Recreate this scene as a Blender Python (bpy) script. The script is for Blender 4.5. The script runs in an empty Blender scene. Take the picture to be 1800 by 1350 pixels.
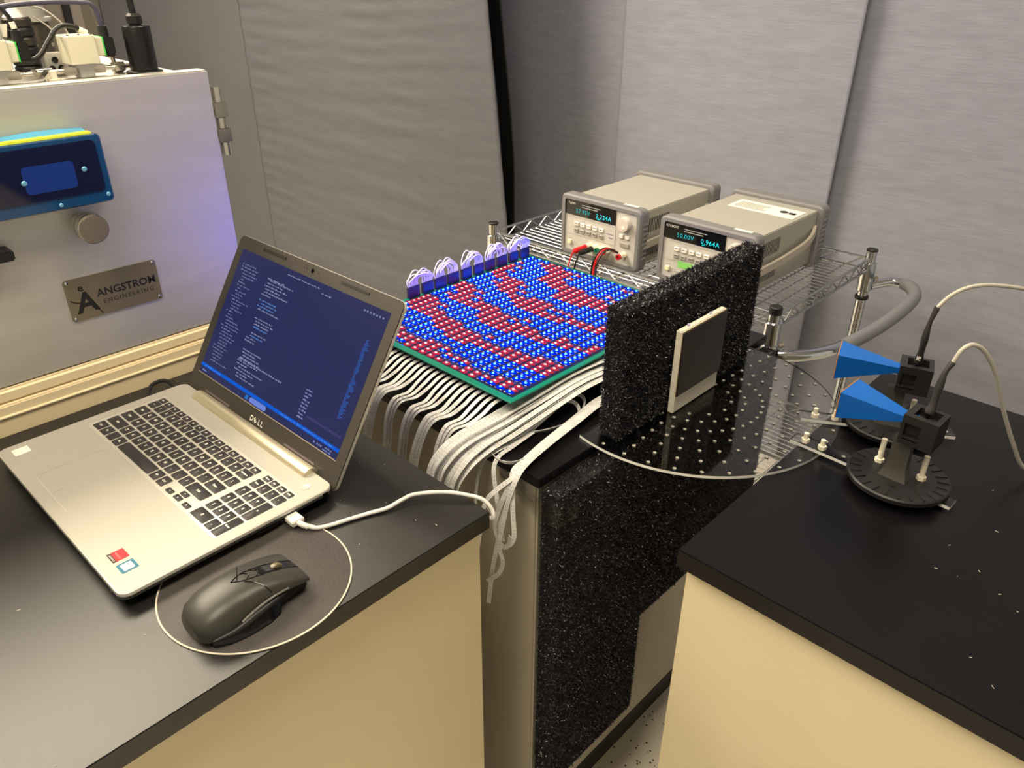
import bpy, bmesh, math, random
import numpy as np
from mathutils import Vector, Matrix

random.seed(7); rng = np.random.default_rng(7)
S = bpy.context.scene
COL = S.collection
H = 0.88                      # bench tops stand this high above the floor (scene is built with bench top z = 0, then lifted)

# ------------------------------------------------------------------ camera
cam = bpy.data.objects.new('camera', bpy.data.cameras.new('camera'))
COL.objects.link(cam)
cam.data.sensor_width = 36.0; cam.data.lens = 36.0 * 1358.7 / 1800.0
cam.data.clip_start = 0.02; cam.data.clip_end = 50
_f = Vector((0.6327, 0.6050, -0.4840)).normalized()
_r = Vector((0.6923, -0.7215, 0.0036)); _r = (_r - _f * _r.dot(_f)).normalized()
_u = _r.cross(_f)
cam.matrix_world = Matrix.Translation((-0.516, -0.529, 0.584 + H)) @ Matrix((
    (_r.x, _u.x, -_f.x), (_r.y, _u.y, -_f.y), (_r.z, _u.z, -_f.z))).to_4x4()
S.camera = cam

# ------------------------------------------------------------------ world, light, exposure
W = bpy.data.worlds.new('room_ambient'); S.world = W; W.use_nodes = True
W.node_tree.nodes['Background'].inputs[0].default_value = (1.0, 0.89, 0.70, 1)
W.node_tree.nodes['Background'].inputs[1].default_value = 0.60
S.view_settings.view_transform = 'Standard'; S.view_settings.look = 'None'
S.view_settings.gamma = 1.0; S.view_settings.use_curve_mapping = False
S.view_settings.exposure = 0.0
S.cycles.use_denoising = True
S.cycles.max_bounces = 8; S.cycles.transparent_max_bounces = 12
S.cycles.sample_clamp_indirect = 4.0
S.cycles.caustics_refractive = False; S.cycles.caustics_reflective = False
LAMP_COLOR = (1.0, 0.865, 0.65)
LAMPS = [  # ceiling panels: x, y, half x, half y, radiance
    (-0.45, 2.20, 1.00, 0.65, 25.0),
    (-1.00, -0.14, 0.60, 0.30, 19.0),
    (0.50, -0.18, 0.40, 0.26, 20.0),
]
CEIL = 1.85

# ------------------------------------------------------------------ helpers
def lin(c):
    return tuple(((v / 255) / 12.92 if v / 255 <= 0.04045 else ((v / 255 + 0.055) / 1.055) ** 2.4) for v in c)

MATS = {}
def mat(name, rgb, rough=0.5, metal=0.0, spec=0.5, bump=None, vary=None, emit=None, trans=0.0, ior=1.45, alpha=1.0, coat=0.0, srgb=True):
    if name in MATS: return MATS[name]
    m = bpy.data.materials.new(name); m.use_nodes = True
    nt = m.node_tree; b = nt.nodes['Principled BSDF']
    c = lin(rgb) if srgb else rgb
    b.inputs['Base Color'].default_value = (*c, 1)
    b.inputs['Roughness'].default_value = rough; b.inputs['Metallic'].default_value = metal
    b.inputs['Specular IOR Level'].default_value = spec
    b.inputs['IOR'].default_value = ior
    b.inputs['Transmission Weight'].default_value = trans; b.inputs['Alpha'].default_value = alpha
    b.inputs['Coat Weight'].default_value = coat
    if emit:
        b.inputs['Emission Color'].default_value = (*emit[0], 1); b.inputs['Emission Strength'].default_value = emit[1]
    if bump or vary:
        tc = nt.nodes.new('ShaderNodeTexCoord')
        if vary:                       # (scale, amount, stretch)
            mp = nt.nodes.new('ShaderNodeMapping'); mp.inputs['Scale'].default_value = vary[2]
            nz = nt.nodes.new('ShaderNodeTexNoise'); nz.inputs['Scale'].default_value = vary[0]; nz.inputs['Detail'].default_value = 5
            rm = nt.nodes.new('ShaderNodeMapRange'); rm.inputs[1].default_value = 0.3; rm.inputs[2].default_value = 0.7
            rm.inputs[3].default_value = 1 - vary[1]; rm.inputs[4].default_value = 1 + vary[1]
            mx = nt.nodes.new('ShaderNodeMix'); mx.data_type = 'RGBA'; mx.blend_type = 'MULTIPLY'
            mx.inputs[0].default_value = 1.0; mx.inputs[6].default_value = (*c, 1)
            nt.links.new(tc.outputs['Object'], mp.inputs[0]); nt.links.new(mp.outputs[0], nz.inputs['Vector'])
            nt.links.new(nz.outputs[0], rm.inputs[0]); nt.links.new(rm.outputs[0], mx.inputs[7])
            nt.links.new(mx.outputs[2], b.inputs['Base Color'])
        if bump:                       # (scale, strength, stretch)
            mp = nt.nodes.new('ShaderNodeMapping'); mp.inputs['Scale'].default_value = bump[2]
            nz = nt.nodes.new('ShaderNodeTexNoise'); nz.inputs['Scale'].default_value = bump[0]; nz.inputs['Detail'].default_value = 4
            bp = nt.nodes.new('ShaderNodeBump'); bp.inputs['Strength'].default_value = bump[1]; bp.inputs['Distance'].default_value = 0.002
            nt.links.new(tc.outputs['Object'], mp.inputs[0]); nt.links.new(mp.outputs[0], nz.inputs['Vector'])
            nt.links.new(nz.outputs[0], bp.inputs['Height']); nt.links.new(bp.outputs[0], b.inputs['Normal'])
    MATS[name] = m
    return m

def glow(name, rgb, strength):
    if name in MATS: return MATS[name]
    m = bpy.data.materials.new(name); m.use_nodes = True; nt = m.node_tree; nt.nodes.clear()
    e = nt.nodes.new('ShaderNodeEmission'); o = nt.nodes.new('ShaderNodeOutputMaterial')
    e.inputs[0].default_value = (*rgb, 1); e.inputs[1].default_value = strength
    nt.links.new(e.outputs[0], o.inputs[0]); MATS[name] = m
    return m

def catmull(pts, n=6, closed=False):
    P = [np.array(p, float) for p in pts]
    if len(P) < 3: return P
    out = []
    m = len(P)
    segs = m if closed else m - 1
    for i in range(segs):
        p1, p2 = P[i], P[(i + 1) % m]
        p0 = P[(i - 1) % m] if closed or i > 0 else 2 * p1 - p2
        p3 = P[(i + 2) % m] if closed or i + 2 < m else 2 * p2 - p1
        for k in range(n):
            t = k / n
            out.append(0.5 * ((2 * p1) + (-p0 + p2) * t + (2 * p0 - 5 * p1 + 4 * p2 - p3) * t * t + (-p0 + 3 * p1 - 3 * p2 + p3) * t ** 3))
    if not closed: out.append(P[-1])
    return out

def rrect(x0, x1, y0, y1, r, n=5):
    pts = []
    for cx, cy, a in ((x1 - r, y1 - r, 0), (x0 + r, y1 - r, 90), (x0 + r, y0 + r, 180), (x1 - r, y0 + r, 270)):
        for k in range(n + 1):
            t = math.radians(a + 90 * k / n); pts.append((cx + r * math.cos(t), cy + r * math.sin(t)))
    return pts

def circ(cx, cy, r, n=16, a0=0):
    return [(cx + r * math.cos(2 * math.pi * k / n + a0), cy + r * math.sin(2 * math.pi * k / n + a0)) for k in range(n)]

class MB:
    def __init__(s): s.v = []; s.f = []; s.uv = {}
    def add(s, vs, fs):
        b = len(s.v); s.v += [tuple(map(float, v)) for v in vs]; s.f += [tuple(i + b for i in f) for f in fs]; return s
    def box(s, x0, x1, y0, y1, z0, z1):
        return s.add([(x0, y0, z0), (x1, y0, z0), (x1, y1, z0), (x0, y1, z0), (x0, y0, z1), (x1, y0, z1), (x1, y1, z1), (x0, y1, z1)],
                     [(0, 3, 2, 1), (4, 5, 6, 7), (0, 1, 5, 4), (1, 2, 6, 5), (2, 3, 7, 6), (3, 0, 4, 7)])
    def cyl(s, p0, p1, r0, r1=None, n=16, caps=True):
        r1 = r0 if r1 is None else r1
        p0, p1 = Vector(p0), Vector(p1); d = (p1 - p0).normalized()
        a = d.orthogonal().normalized(); b = d.cross(a)
        vs = [p0 + (a * math.cos(2 * math.pi * k / n) + b * math.sin(2 * math.pi * k / n)) * r0 for k in range(n)]
        vs += [p1 + (a * math.cos(2 * math.pi * k / n) + b * math.sin(2 * math.pi * k / n)) * r1 for k in range(n)]
        fs = [(k, (k + 1) % n, n + (k + 1) % n, n + k) for k in range(n)]
        if caps: fs += [tuple(reversed(range(n))), tuple(range(n, 2 * n))]
        return s.add(vs, fs)
    def lathe(s, base, axis, prof, n=20):      # prof: (radius, height along axis)
        base = Vector(base); d = Vector(axis).normalized(); a = d.orthogonal().normalized(); b = d.cross(a)
        vs = []; fs = []
        for r, h in prof:
            for k in range(n):
                t = 2 * math.pi * k / n
                vs.append(base + d * h + (a * math.cos(t) + b * math.sin(t)) * r)
        for i in range(len(prof) - 1):
            for k in range(n):
                k2 = (k + 1) % n
                fs.append((i * n + k, i * n + k2, (i + 1) * n + k2, (i + 1) * n + k))
        fs.append(tuple(reversed(range(n)))); fs.append(tuple(range((len(prof) - 1) * n, len(prof) * n)))
        return s.add(vs, fs)
    def tube(s, pts, r, n=8, sub=6, closed=False):
        P = catmull(pts, sub, closed) if sub else [np.array(p, float) for p in pts]
        m = len(P); vs = []; fs = []; up = None
        for i in range(m):
            if closed: t = P[(i + 1) % m] - P[i - 1]
            else: t = P[min(i + 1, m - 1)] - P[max(i - 1, 0)]
            t = Vector(t).normalized()
            if up is None: up = t.orthogonal().normalized()
            else:
                up = up - t * up.dot(t); up = up.normalized() if up.length > 1e-6 else t.orthogonal().normalized()
            b = t.cross(up); rr = r(i / (m - 1)) if callable(r) else r
            for k in range(n):
                a = 2 * math.pi * k / n; vs.append(Vector(P[i]) + (up * math.cos(a) + b * math.sin(a)) * rr)
        for i in range(m if closed else m - 1):
            j = (i + 1) % m
            for k in range(n): fs.append((i * n + k, i * n + (k + 1) % n, j * n + (k + 1) % n, j * n + k))
        if not closed: fs += [tuple(reversed(range(n))), tuple(range((m - 1) * n, m * n))]
        return s.add(vs, fs)
    def ribbon(s, pts, w, th=0.0008, side=(0, 1, 0), sub=6, twist=None):
        P = catmull(pts, sub); m = len(P); vs = []; fs = []; base = len(s.f); L = 0; Ls = []
        sd = Vector(side).normalized()
        for i in range(m):
            if i: L += float(np.linalg.norm(P[i] - P[i - 1]))
            Ls.append(L)
            t = Vector(P[min(i + 1, m - 1)] - P[max(i - 1, 0)]).normalized()
            a = sd - t * sd.dot(t); a = a.normalized() if a.length > 1e-4 else t.orthogonal().normalized()
            if twist: a = Matrix.Rotation(twist * i / (m - 1), 3, t) @ a
            n = t.cross(a); p = Vector(P[i])
            sd = a if not twist else sd
            vs += [p + a * w / 2 + n * th / 2, p - a * w / 2 + n * th / 2, p - a * w / 2 - n * th / 2, p + a * w / 2 - n * th / 2]
        for i in range(m - 1):
            for k in range(4):
                fs.append((i * 4 + k, i * 4 + (k + 1) % 4, (i + 1) * 4 + (k + 1) % 4, (i + 1) * 4 + k))
                us = (0.02, 0.98) if k in (0, 2) else (0.0, 0.02)
                s.uv[base + len(fs) - 1] = [(us[0], Ls[i]), (us[1], Ls[i]), (us[1], Ls[i + 1]), (us[0], Ls[i + 1])]
        fs += [(3, 2, 1, 0), ((m - 1) * 4, (m - 1) * 4 + 1, (m - 1) * 4 + 2, (m - 1) * 4 + 3)]
        return s.add(vs, fs)
    def prism(s, poly, z0, z1, top=None):      # poly in xy, top: optional inset polygon
        n = len(poly); q = top or poly
        vs = [(x, y, z0) for x, y in poly] + [(x, y, z1) for x, y in q]
        return s.add(vs, [(k, (k + 1) % n, n + (k + 1) % n, n + k) for k in range(n)] + [tuple(reversed(range(n))), tuple(range(n, 2 * n))])
    def loft(s, rings, caps=True):
        n = len(rings[0]); vs = [p for r in rings for p in r]; fs = []
        for i in range(len(rings) - 1):
            for k in range(n): fs.append((i * n + k, i * n + (k + 1) % n, (i + 1) * n + (k + 1) % n, (i + 1) * n + k))
        if caps: fs += [tuple(reversed(range(n))), tuple(range((len(rings) - 1) * n, len(rings) * n))]
        return s.add(vs, fs)
    def quad(s, a, b, c, d): return s.add([a, b, c, d], [(0, 1, 2, 3)])
    def xf(s, fn): s.v = [tuple(map(float, fn(*v))) for v in s.v]; return s
    def mesh(s, name, m, smooth=35, bevel=0, seg=2, fix=True):
        me = bpy.data.meshes.new(name); me.from_pydata(s.v, [], s.f)
        if s.uv:
            ul = me.uv_layers.new(name='UVMap')
            for pi, uvs in s.uv.items():
                for li, uv in zip(me.polygons[pi].loop_indices, uvs): ul.data[li].uv = uv
        if bevel or fix:
            bm = bmesh.new(); bm.from_mesh(me)
            if bevel: bmesh.ops.bevel(bm, geom=list(bm.edges), offset=bevel, segments=seg, affect='EDGES', clamp_overlap=True)
            bmesh.ops.recalc_face_normals(bm, faces=bm.faces); bm.to_mesh(me); bm.free()
        if m: me.materials.append(m)
        if smooth:
            me.shade_smooth(); me.set_sharp_from_angle(angle=math.radians(smooth))
        return me

MTX = {}
def tag(o, label=None, cat=None, group=None, kind=None):
    if label: o['label'] = label
    if cat: o['category'] = cat
    if group: o['group'] = group
    if kind: o['kind'] = kind
    return o
def link(name, me, parent=None, loc=(0, 0, 0), rot=None):
    o = bpy.data.objects.new(name, me); COL.objects.link(o)
    if parent: o.parent = parent
    o.location = loc
    if rot: o.rotation_euler = rot
    return o
def thing(name, label, cat, loc=(0, 0, 0), rotz=0, group=None):
    o = bpy.data.objects.new(name, None); COL.objects.link(o); o.empty_display_size = 0.02
    o.location = loc; o.rotation_euler = (0, 0, rotz)
    MTX[o.name] = Matrix.Translation(loc) @ Matrix.Rotation(rotz, 4, 'Z')
    return tag(o, label, cat, group)
def root_of(o):
    while o.parent: o = o.parent
    return o
def part(name, mb, m, parent, world=False, label=None, kind=None, loc=(0, 0, 0), **kw):
    if world:                                  # geometry given in scene coordinates: bring it into the thing's own frame
        inv = MTX[root_of(parent).name].inverted()
        mb.v = [tuple(inv @ Vector(v)) for v in mb.v]
    return tag(link(name, mb.mesh(name, m, **kw), parent, loc), label, None, None, kind)
def single(name, mb, m, label, cat, group=None, kind=None, base=None, **kw):
    if base is None:
        a = np.array(mb.v); base = ((a[:, 0].min() + a[:, 0].max()) / 2, (a[:, 1].min() + a[:, 1].max()) / 2, a[:, 2].min())
    mb.v = [(x - base[0], y - base[1], z - base[2]) for x, y, z in mb.v]
    return tag(link(name, mb.mesh(name, m, **kw), None, base), label, cat, group, kind)
def struct(name, mb, m, **kw):
    return tag(link(name, mb.mesh(name, m, **kw)), kind='structure')

TXT = {}
def text_mesh(s, size, m, bold=0.0, space=1.0, extrude=0.0):
    key = (s, size, m.name, bold, space)
    if key in TXT: return TXT[key]
    c = bpy.data.curves.new('lettering', 'FONT'); c.body = s; c.size = size; c.align_x = 'CENTER'; c.align_y = 'CENTER'
    c.resolution_u = 2; c.offset = bold; c.space_character = space; c.extrude = extrude
    o = bpy.data.objects.new('lettering', c); COL.objects.link(o)
    bpy.context.view_layer.update()
    me = bpy.data.meshes.new_from_object(o.evaluated_get(bpy.context.evaluated_depsgraph_get()))
    bpy.data.objects.remove(o); bpy.data.curves.remove(c)
    me.name = 'lettering'; me.materials.clear(); me.materials.append(m); TXT[key] = me
    return me
def text(s, size, m, parent, loc, xdir, ydir, name='lettering', **kw):
    me = text_mesh(s, size, m, **kw)
    o = bpy.data.objects.new(name, me); COL.objects.link(o); o.parent = parent
    x = Vector(xdir).normalized(); y = Vector(ydir); y = (y - x * y.dot(x)).normalized(); z = x.cross(y)
    o.matrix_local = Matrix.Translation(loc) @ Matrix(((x.x, y.x, z.x), (x.y, y.y, z.y), (x.z, y.z, z.z))).to_4x4()
    return o

def plate(name, outer, holes, z0, z1, m, parent=None, edge=None, loc=(0, 0, 0)):
    c = bpy.data.curves.new(name, 'CURVE'); c.dimensions = '2D'; c.fill_mode = 'BOTH'; c.extrude = (z1 - z0) / 2
    for poly in [outer] + holes:
        sp = c.splines.new('POLY'); sp.points.add(len(poly) - 1); sp.use_cyclic_u = True
        for p, q in zip(sp.points, poly): p.co = (q[0], q[1], 0, 1)
    o = bpy.data.objects.new(name, c); COL.objects.link(o); bpy.context.view_layer.update()
    me = bpy.data.meshes.new_from_object(o.evaluated_get(bpy.context.evaluated_depsgraph_get()))
    bpy.data.objects.remove(o); bpy.data.curves.remove(c)
    me.materials.clear(); me.materials.append(m)
    if edge: me.materials.append(edge)
    bm = bmesh.new(); bm.from_mesh(me)
    bmesh.ops.remove_doubles(bm, verts=bm.verts, dist=1e-6)
    bmesh.ops.recalc_face_normals(bm, faces=bm.faces)
    for f in bm.faces: f.material_index = 1 if edge and abs(f.normal.z) < 0.5 else 0; f.smooth = False
    bmesh.ops.translate(bm, verts=bm.verts, vec=(0, 0, (z0 + z1) / 2)); bm.to_mesh(me); bm.free(); me.name = name
    return link(name, me, parent, loc)

# ------------------------------------------------------------------ materials
M_bench_r = mat('smooth_black_laminate', (9, 8, 11), 0.30, spec=0.34, vary=(9, 0.25, (1, 1, 1)))
M_bench = mat('grained_black_laminate', (8, 7, 8), 0.41, spec=0.80, bump=(900, 0.10, (1, 1, 1)), vary=(9, 0.25, (1, 1, 1)))
M_bench_edge = mat('black_edge_band', (40, 38, 38), 0.30, spec=0.5)
M_cream = mat('cream_steel_panel', (206, 194, 164), 0.42, spec=0.4, vary=(3, 0.05, (1, 1, 1)))
M_cream_frame = mat('cream_powder_coat', (226, 210, 176), 0.45)
M_greycab = mat('grey_steel_cabinet', (168, 162, 148), 0.35, metal=0.2, vary=(2, 0.12, (4, 4, 0.6)))
M_floor = None
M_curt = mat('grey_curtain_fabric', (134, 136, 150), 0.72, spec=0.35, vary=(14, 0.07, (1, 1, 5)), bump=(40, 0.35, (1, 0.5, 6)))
M_curt_dimmed = mat('dimmed_curtain_fabric', (80, 81, 88), 0.72, spec=0.35, vary=(14, 0.07, (1, 1, 5)), bump=(40, 0.3, (1, 0.5, 6)))  # curtain grey darkened in its colour to offset the ceiling light on it
M_curt_shaded = mat('shaded_grey_curtain', (84, 85, 91), 0.75, spec=0.3, vary=(8, 0.05, (1, 1, 2)))  # curtain grey with shade put into its colour
M_black = mat('matte_black_plastic', (22, 21, 22), 0.45)
M_blackgloss = mat('glossy_black', (8, 8, 10), 0.12)
M_blackrub = mat('black_rubber', (18, 18, 18), 0.6)
M_steel = mat('brushed_steel', (205, 203, 198), 0.50, metal=0.75, bump=(30, 0.06, (1, 1, 22)), vary=(6, 0.05, (1, 1, 6)))
M_steel_shine = mat('polished_steel', (205, 200, 190), 0.18, metal=1.0)
M_chrome = mat('chrome', (198, 203, 212), 0.10, metal=1.0)
M_wire = mat('chromed_wire', (172, 175, 182), 0.25, metal=0.95)
M_silver = mat('silver_laptop_shell', (178, 175, 166), 0.56, metal=0.30, spec=0.3)
M_silver2 = mat('silver_laptop_rim', (200, 197, 188), 0.35, metal=0.4)
M_lapside = mat('dark_grey_laptop_underside', (66, 65, 66), 0.45, metal=0.4)
M_bezel = mat('dark_bezel_plastic', (58, 54, 50), 0.42)
M_key = mat('black_key_plastic', (44, 41, 43), 0.45)
M_white = mat('white_print', (240, 236, 226), 0.5)
M_whitecable = mat('white_cable', (212, 211, 207), 0.4)
M_nylon = mat('white_nylon', (240, 234, 214), 0.4)
M_acrylic = mat('clear_acrylic', (250, 250, 250), 0.02, trans=1.0, ior=1.3)
M_acr_edge = mat('polished_acrylic_edge', (250, 250, 246), 0.22, trans=0.25, ior=1.45)
M_foam = mat('black_foam_core', (10, 9, 13), 0.8)
M_pcb = mat('green_circuit_board', (0, 112, 92), 0.35)
M_grey_plastic = mat('grey_bumper_plastic', (118, 117, 120), 0.55)
M_psu = mat('beige_instrument_case', (168, 166, 158), 0.5, metal=0.1)
M_psuface = mat('beige_instrument_face', (190, 188, 184), 0.5)
M_btn_w = mat('white_button', (236, 230, 224), 0.45)
M_btn_g = mat('grey_button', (150, 146, 142), 0.5)
M_red = mat('red_plastic', (200, 26, 34), 0.35)
M_green = mat('green_plastic', (24, 110, 78), 0.4)
M_paper = mat('white_paper_label', (240, 236, 224), 0.6)
M_ink = mat('black_ink', (24, 22, 24), 0.6)
M_blue = mat('blue_horn_paint', (4, 86, 172), 0.32, spec=0.5, vary=(12, 0.06, (1, 1, 1)))
M_3dp = mat('black_printed_plastic', (27, 26, 27), 0.42, bump=(500, 0.12, (1, 1, 3)))
M_post = mat('dark_grey_printed_plastic', (60, 58, 54), 0.45)
M_coax = mat('grey_coax_jacket', (172, 168, 158), 0.4)
M_boot = mat('dark_heat_shrink', (52, 50, 50), 0.42)
M_greygrip = mat('grey_foam_grip', (112, 114, 120), 0.5)
M_brass = mat('copper_orange_edge', (214, 150, 90), 0.4, metal=0.6)

def floor_material():
    m = bpy.data.materials.new('speckled_vinyl_floor'); m.use_nodes = True; nt = m.node_tree; b = nt.nodes['Principled BSDF']
    tc = nt.nodes.new('ShaderNodeTexCoord'); v = nt.nodes.new('ShaderNodeTexVoronoi'); v.inputs['Scale'].default_value = 75
    cr = nt.nodes.new('ShaderNodeValToRGB'); cr.color_ramp.elements[0].position = 0.16; cr.color_ramp.elements[1].position = 0.2
    cr.color_ramp.elements[0].color = (*lin((92, 84, 70)), 1); cr.color_ramp.elements[1].color = (*lin((240, 233, 216)), 1)
    nt.links.new(tc.outputs['Object'], v.inputs['Vector']); nt.links.new(v.outputs['Distance'], cr.inputs[0])
    nt.links.new(cr.outputs[0], b.inputs['Base Color']); b.inputs['Roughness'].default_value = 0.35
    return m
M_floor = floor_material()

def ribbon_material():
    m = bpy.data.materials.new('white_ribbon_cable'); m.use_nodes = True; nt = m.node_tree; b = nt.nodes['Principled BSDF']
    uv = nt.nodes.new('ShaderNodeUVMap'); sx = nt.nodes.new('ShaderNodeSeparateXYZ'); nt.links.new(uv.outputs[0], sx.inputs[0])
    def mth(op, a, bb):
        n = nt.nodes.new('ShaderNodeMath'); n.operation = op
        for i, q in enumerate((a, bb)):
            if q is None: continue
            if isinstance(q, (int, float)): n.inputs[i].default_value = q
            else: nt.links.new(q, n.inputs[i])
        return n.outputs[0]
    # two dashed lines of tiny print along the ribbon, over a white jacket with faint grooves between the wires
    dash = mth('LESS_THAN', mth('FRACT', mth('MULTIPLY', sx.outputs[1], 190.0), None), 0.55)
    gap = mth('LESS_THAN', mth('FRACT', mth('MULTIPLY', sx.outputs[1], 31.0), None), 0.74)
    l1 = mth('COMPARE', sx.outputs[0], 0.33); nt.nodes[-1].inputs[2].default_value = 0.05
    l2 = mth('COMPARE', sx.outputs[0], 0.66); nt.nodes[-1].inputs[2].default_value = 0.05
    ink = mth('MULTIPLY', mth('MULTIPLY', mth('MAXIMUM', l1, l2), dash), gap)
    groove = mth('LESS_THAN', mth('FRACT', mth('MULTIPLY', sx.outputs[0], 8.0), None), 0.14)
    dark = mth('MAXIMUM', mth('MULTIPLY', ink, 0.7), mth('MULTIPLY', groove, 0.30))
    mx = nt.nodes.new('ShaderNodeMix'); mx.data_type = 'RGBA'
    mx.inputs[6].default_value = (*lin((200, 200, 200)), 1); mx.inputs[7].default_value = (*lin((40, 40, 58)), 1)
    nt.links.new(dark, mx.inputs[0]); nt.links.new(mx.outputs[2], b.inputs['Base Color'])
    b.inputs['Roughness'].default_value = 0.38
    return m
M_ribbon = ribbon_material()

# ------------------------------------------------------------------ the setting
struct('floor', MB().box(-3.6, 4.2, -3.2, 5.2, -H - 0.05, -H), M_floor, smooth=0)
struct('ceiling', MB().box(-3.6, 4.2, -3.2, 5.2, CEIL + 0.03, CEIL + 0.06), mat('white_ceiling_tile', (205, 200, 188), 0.8), smooth=0)
LN = ['over the vacuum chamber', 'over the aisle beside the laptop bench', 'over the upright foam']
for (x, y, hx, hy, e), where in zip(LAMPS, LN):
    t = thing('ceiling_light', 'flat ceiling light panel ' + where, 'ceiling light', (x, y, CEIL), 0, 'ceiling light panels')
    part('frame', MB().box(-hx - .02, hx + .02, -hy - .02, hy + .02, 0.0, .03), M_white, t, smooth=0)
    part('diffuser', MB().box(-hx, hx, -hy, hy, -0.008, -0.0005), glow('lamp_%g' % e, LAMP_COLOR, e), t, smooth=0)

def curtain(name, x, y0, y1, lean, m, amp, wl, label, seed, fold=None, z0=-H + 0.02, z1=CEIL, hem=None):
    ny, nz = 90, 300
    Y = np.linspace(0, 1, ny); Z = np.linspace(z0, z1, nz)
    yy, zz = np.meshgrid(Y, Z)
    r = np.random.default_rng(seed)
    d = np.zeros_like(yy)
    for k in range(14):                       # horizontal sagging folds of a hanging sheet
        f = 2 * math.pi / (wl * r.uniform(0.7, 1.8)); ph = r.uniform(0, 6.28)
        env = np.exp(-((yy - r.uniform(0, 1)) / r.uniform(0.2, 0.6)) ** 2)
        d += amp * 0.34 * env * np.sin(f * (zz + 0.05 * np.sin(3 * yy + ph)) + ph)
    d += amp * 1.8 * np.sin(yy * 5 + seed) + amp * 1.2 * np.sin(yy * 9.3 + 2 * seed + zz)
    if hem is not None:                       # stitched hem strip along one edge puckers more
        w = np.exp(-((yy - hem) / 0.05) ** 2); d += w * amp * 0.9 * np.sin(2 * math.pi * zz / 0.055 + np.sin(zz * 7))
    py = y0 + (y1 - y0) * yy
    py = py + (lean * (zz - 0.0)) * (np.abs(yy - (0 if fold == 'y0' else 1)) < 2) * (1 - yy if fold == 'y0' else yy)
    V = np.stack([x + d, py, zz], -1).reshape(-1, 3)
    idx = np.arange(ny * nz).reshape(nz, ny)
    F = np.stack([idx[:-1, :-1], idx[:-1, 1:], idx[1:, 1:], idx[1:, :-1]], -1).reshape(-1, 4)
    mb = MB(); mb.v = [tuple(v) for v in V]; mb.f = [tuple(int(i) for i in f) for f in F]
    me = mb.mesh(name, m, smooth=180, fix=False)
    o = link(name, me)
    sol = o.modifiers.new('cloth_thickness', 'SOLIDIFY'); sol.thickness = 0.004; sol.offset = 1
    return tag(o, label, 'curtain', 'grey curtains hung around the bench')
# the left sheet leans at its right border, where a dark gap opens to the next sheet
curtain('hanging_curtain', 1.25, 1.2095, 2.73, 0.125, M_curt_dimmed, 0.0019, 0.075, 'wide grey curtain with sagging ripples behind the laptop lid', 3, fold='y0', hem=0.94)
curtain('hanging_curtain', 1.62, 0.306, 1.04, 0.0, M_curt, 0.0007, 0.09, 'smooth grey curtain hanging behind the two power supplies', 5)
curtain('hanging_curtain', 1.635, 1.02, 1.66, 0.0, M_curt, 0.0007, 0.09, 'narrow grey curtain just right of the black edge strip', 6)
curtain('hanging_curtain', 1.66, -1.7, 0.35, 0.0, M_curt, 0.0009, 0.10, 'grey curtain on the far right behind the blue horns', 8)
curtain('hanging_curtain', 1.33, 2.68, 4.4, 0.0, M_curt_shaded, 0.0012, 0.3, 'plain grey curtain in painted shade beside the vacuum chamber hinges', 11)
t = MB()
t.ribbon([(1.40, 1.312, -H + .03), (1.40, 1.323, -.236), (1.40, 1.331, .04), (1.40, 1.388, .46), (1.40, 1.48, 1.1), (1.40, 1.58, CEIL - .01)], 0.060, 0.006, side=(0.1, 1, 0), sub=5)
single('edge_strip', t, M_blackrub, 'black strip in the dark gap between two grey curtains', 'strip')
struct('wall_left', MB().box(-3.6, 1.9, 4.45, 4.5, -H, CEIL), mat('dark_back_wall', (92, 88, 82), 0.8), smooth=0)
struct('wall_back', MB().box(1.95, 2.0, -3.2, 5.2, -H, CEIL), mat('dark_back_wall', (92, 88, 82), 0.8), smooth=0)

# ------------------------------------------------------------------ benches
def worktop(x0, x1, y0, y1, th, label, m=None):
    t = thing('worktop', label, 'worktop', ((x0 + x1) / 2, (y0 + y1) / 2, -th))
    part('top', MB().box(x0, x1, y0, y1, -th, 0), m or M_bench_r, t, True, bevel=0.0012, seg=2)
    return t
worktop(-1.6, 0, 0, 0.60, 0.025, 'black laminate worktop under the open laptop', M_bench)
worktop(0.10, 0.70, -1.7, -0.20, 0.025, 'black laminate worktop carrying the blue horn antennas')
worktop(0.088, 0.69, 0.0, 0.492, 0.014, 'thin black worktop under the ribbon cables and lit circuit board')
t = thing('base_cabinet', 'cream steel base cabinet below the laptop worktop', 'cabinet', (-0.8, .3, -H))
part('body', MB().box(-1.58, -0.006, 0.012, 0.58, -0.78, -0.0252), M_cream, t, True, bevel=0.0015)
part('plinth', MB().box(-1.55, -0.03, 0.06, 0.55, -H, -0.78), M_black, t, True, smooth=0)
t = thing('base_cabinet', 'cream steel base cabinet below the horn antenna worktop', 'cabinet', (.4, -.95, -H))
part('body', MB().box(0.112, 0.69, -1.68, -0.208, -0.78, -0.0252), M_cream, t, True, bevel=0.0015)
part('plinth', MB().box(0.15, 0.65, -1.65, -0.24, -H, -0.78), M_black, t, True, smooth=0)
t = thing('metal_cabinet', 'grey metal cabinet clad with black foam under the thin worktop', 'cabinet', (.39, .25, -H))
part('body', MB().box(0.092, 0.685, 0.0065, 0.488, -0.72, -0.0142), M_greycab, t, True, bevel=0.003)
part('plinth', MB().box(0.13, 0.66, 0.05, 0.45, -H, -0.72), M_black, t, True, smooth=0)
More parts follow.
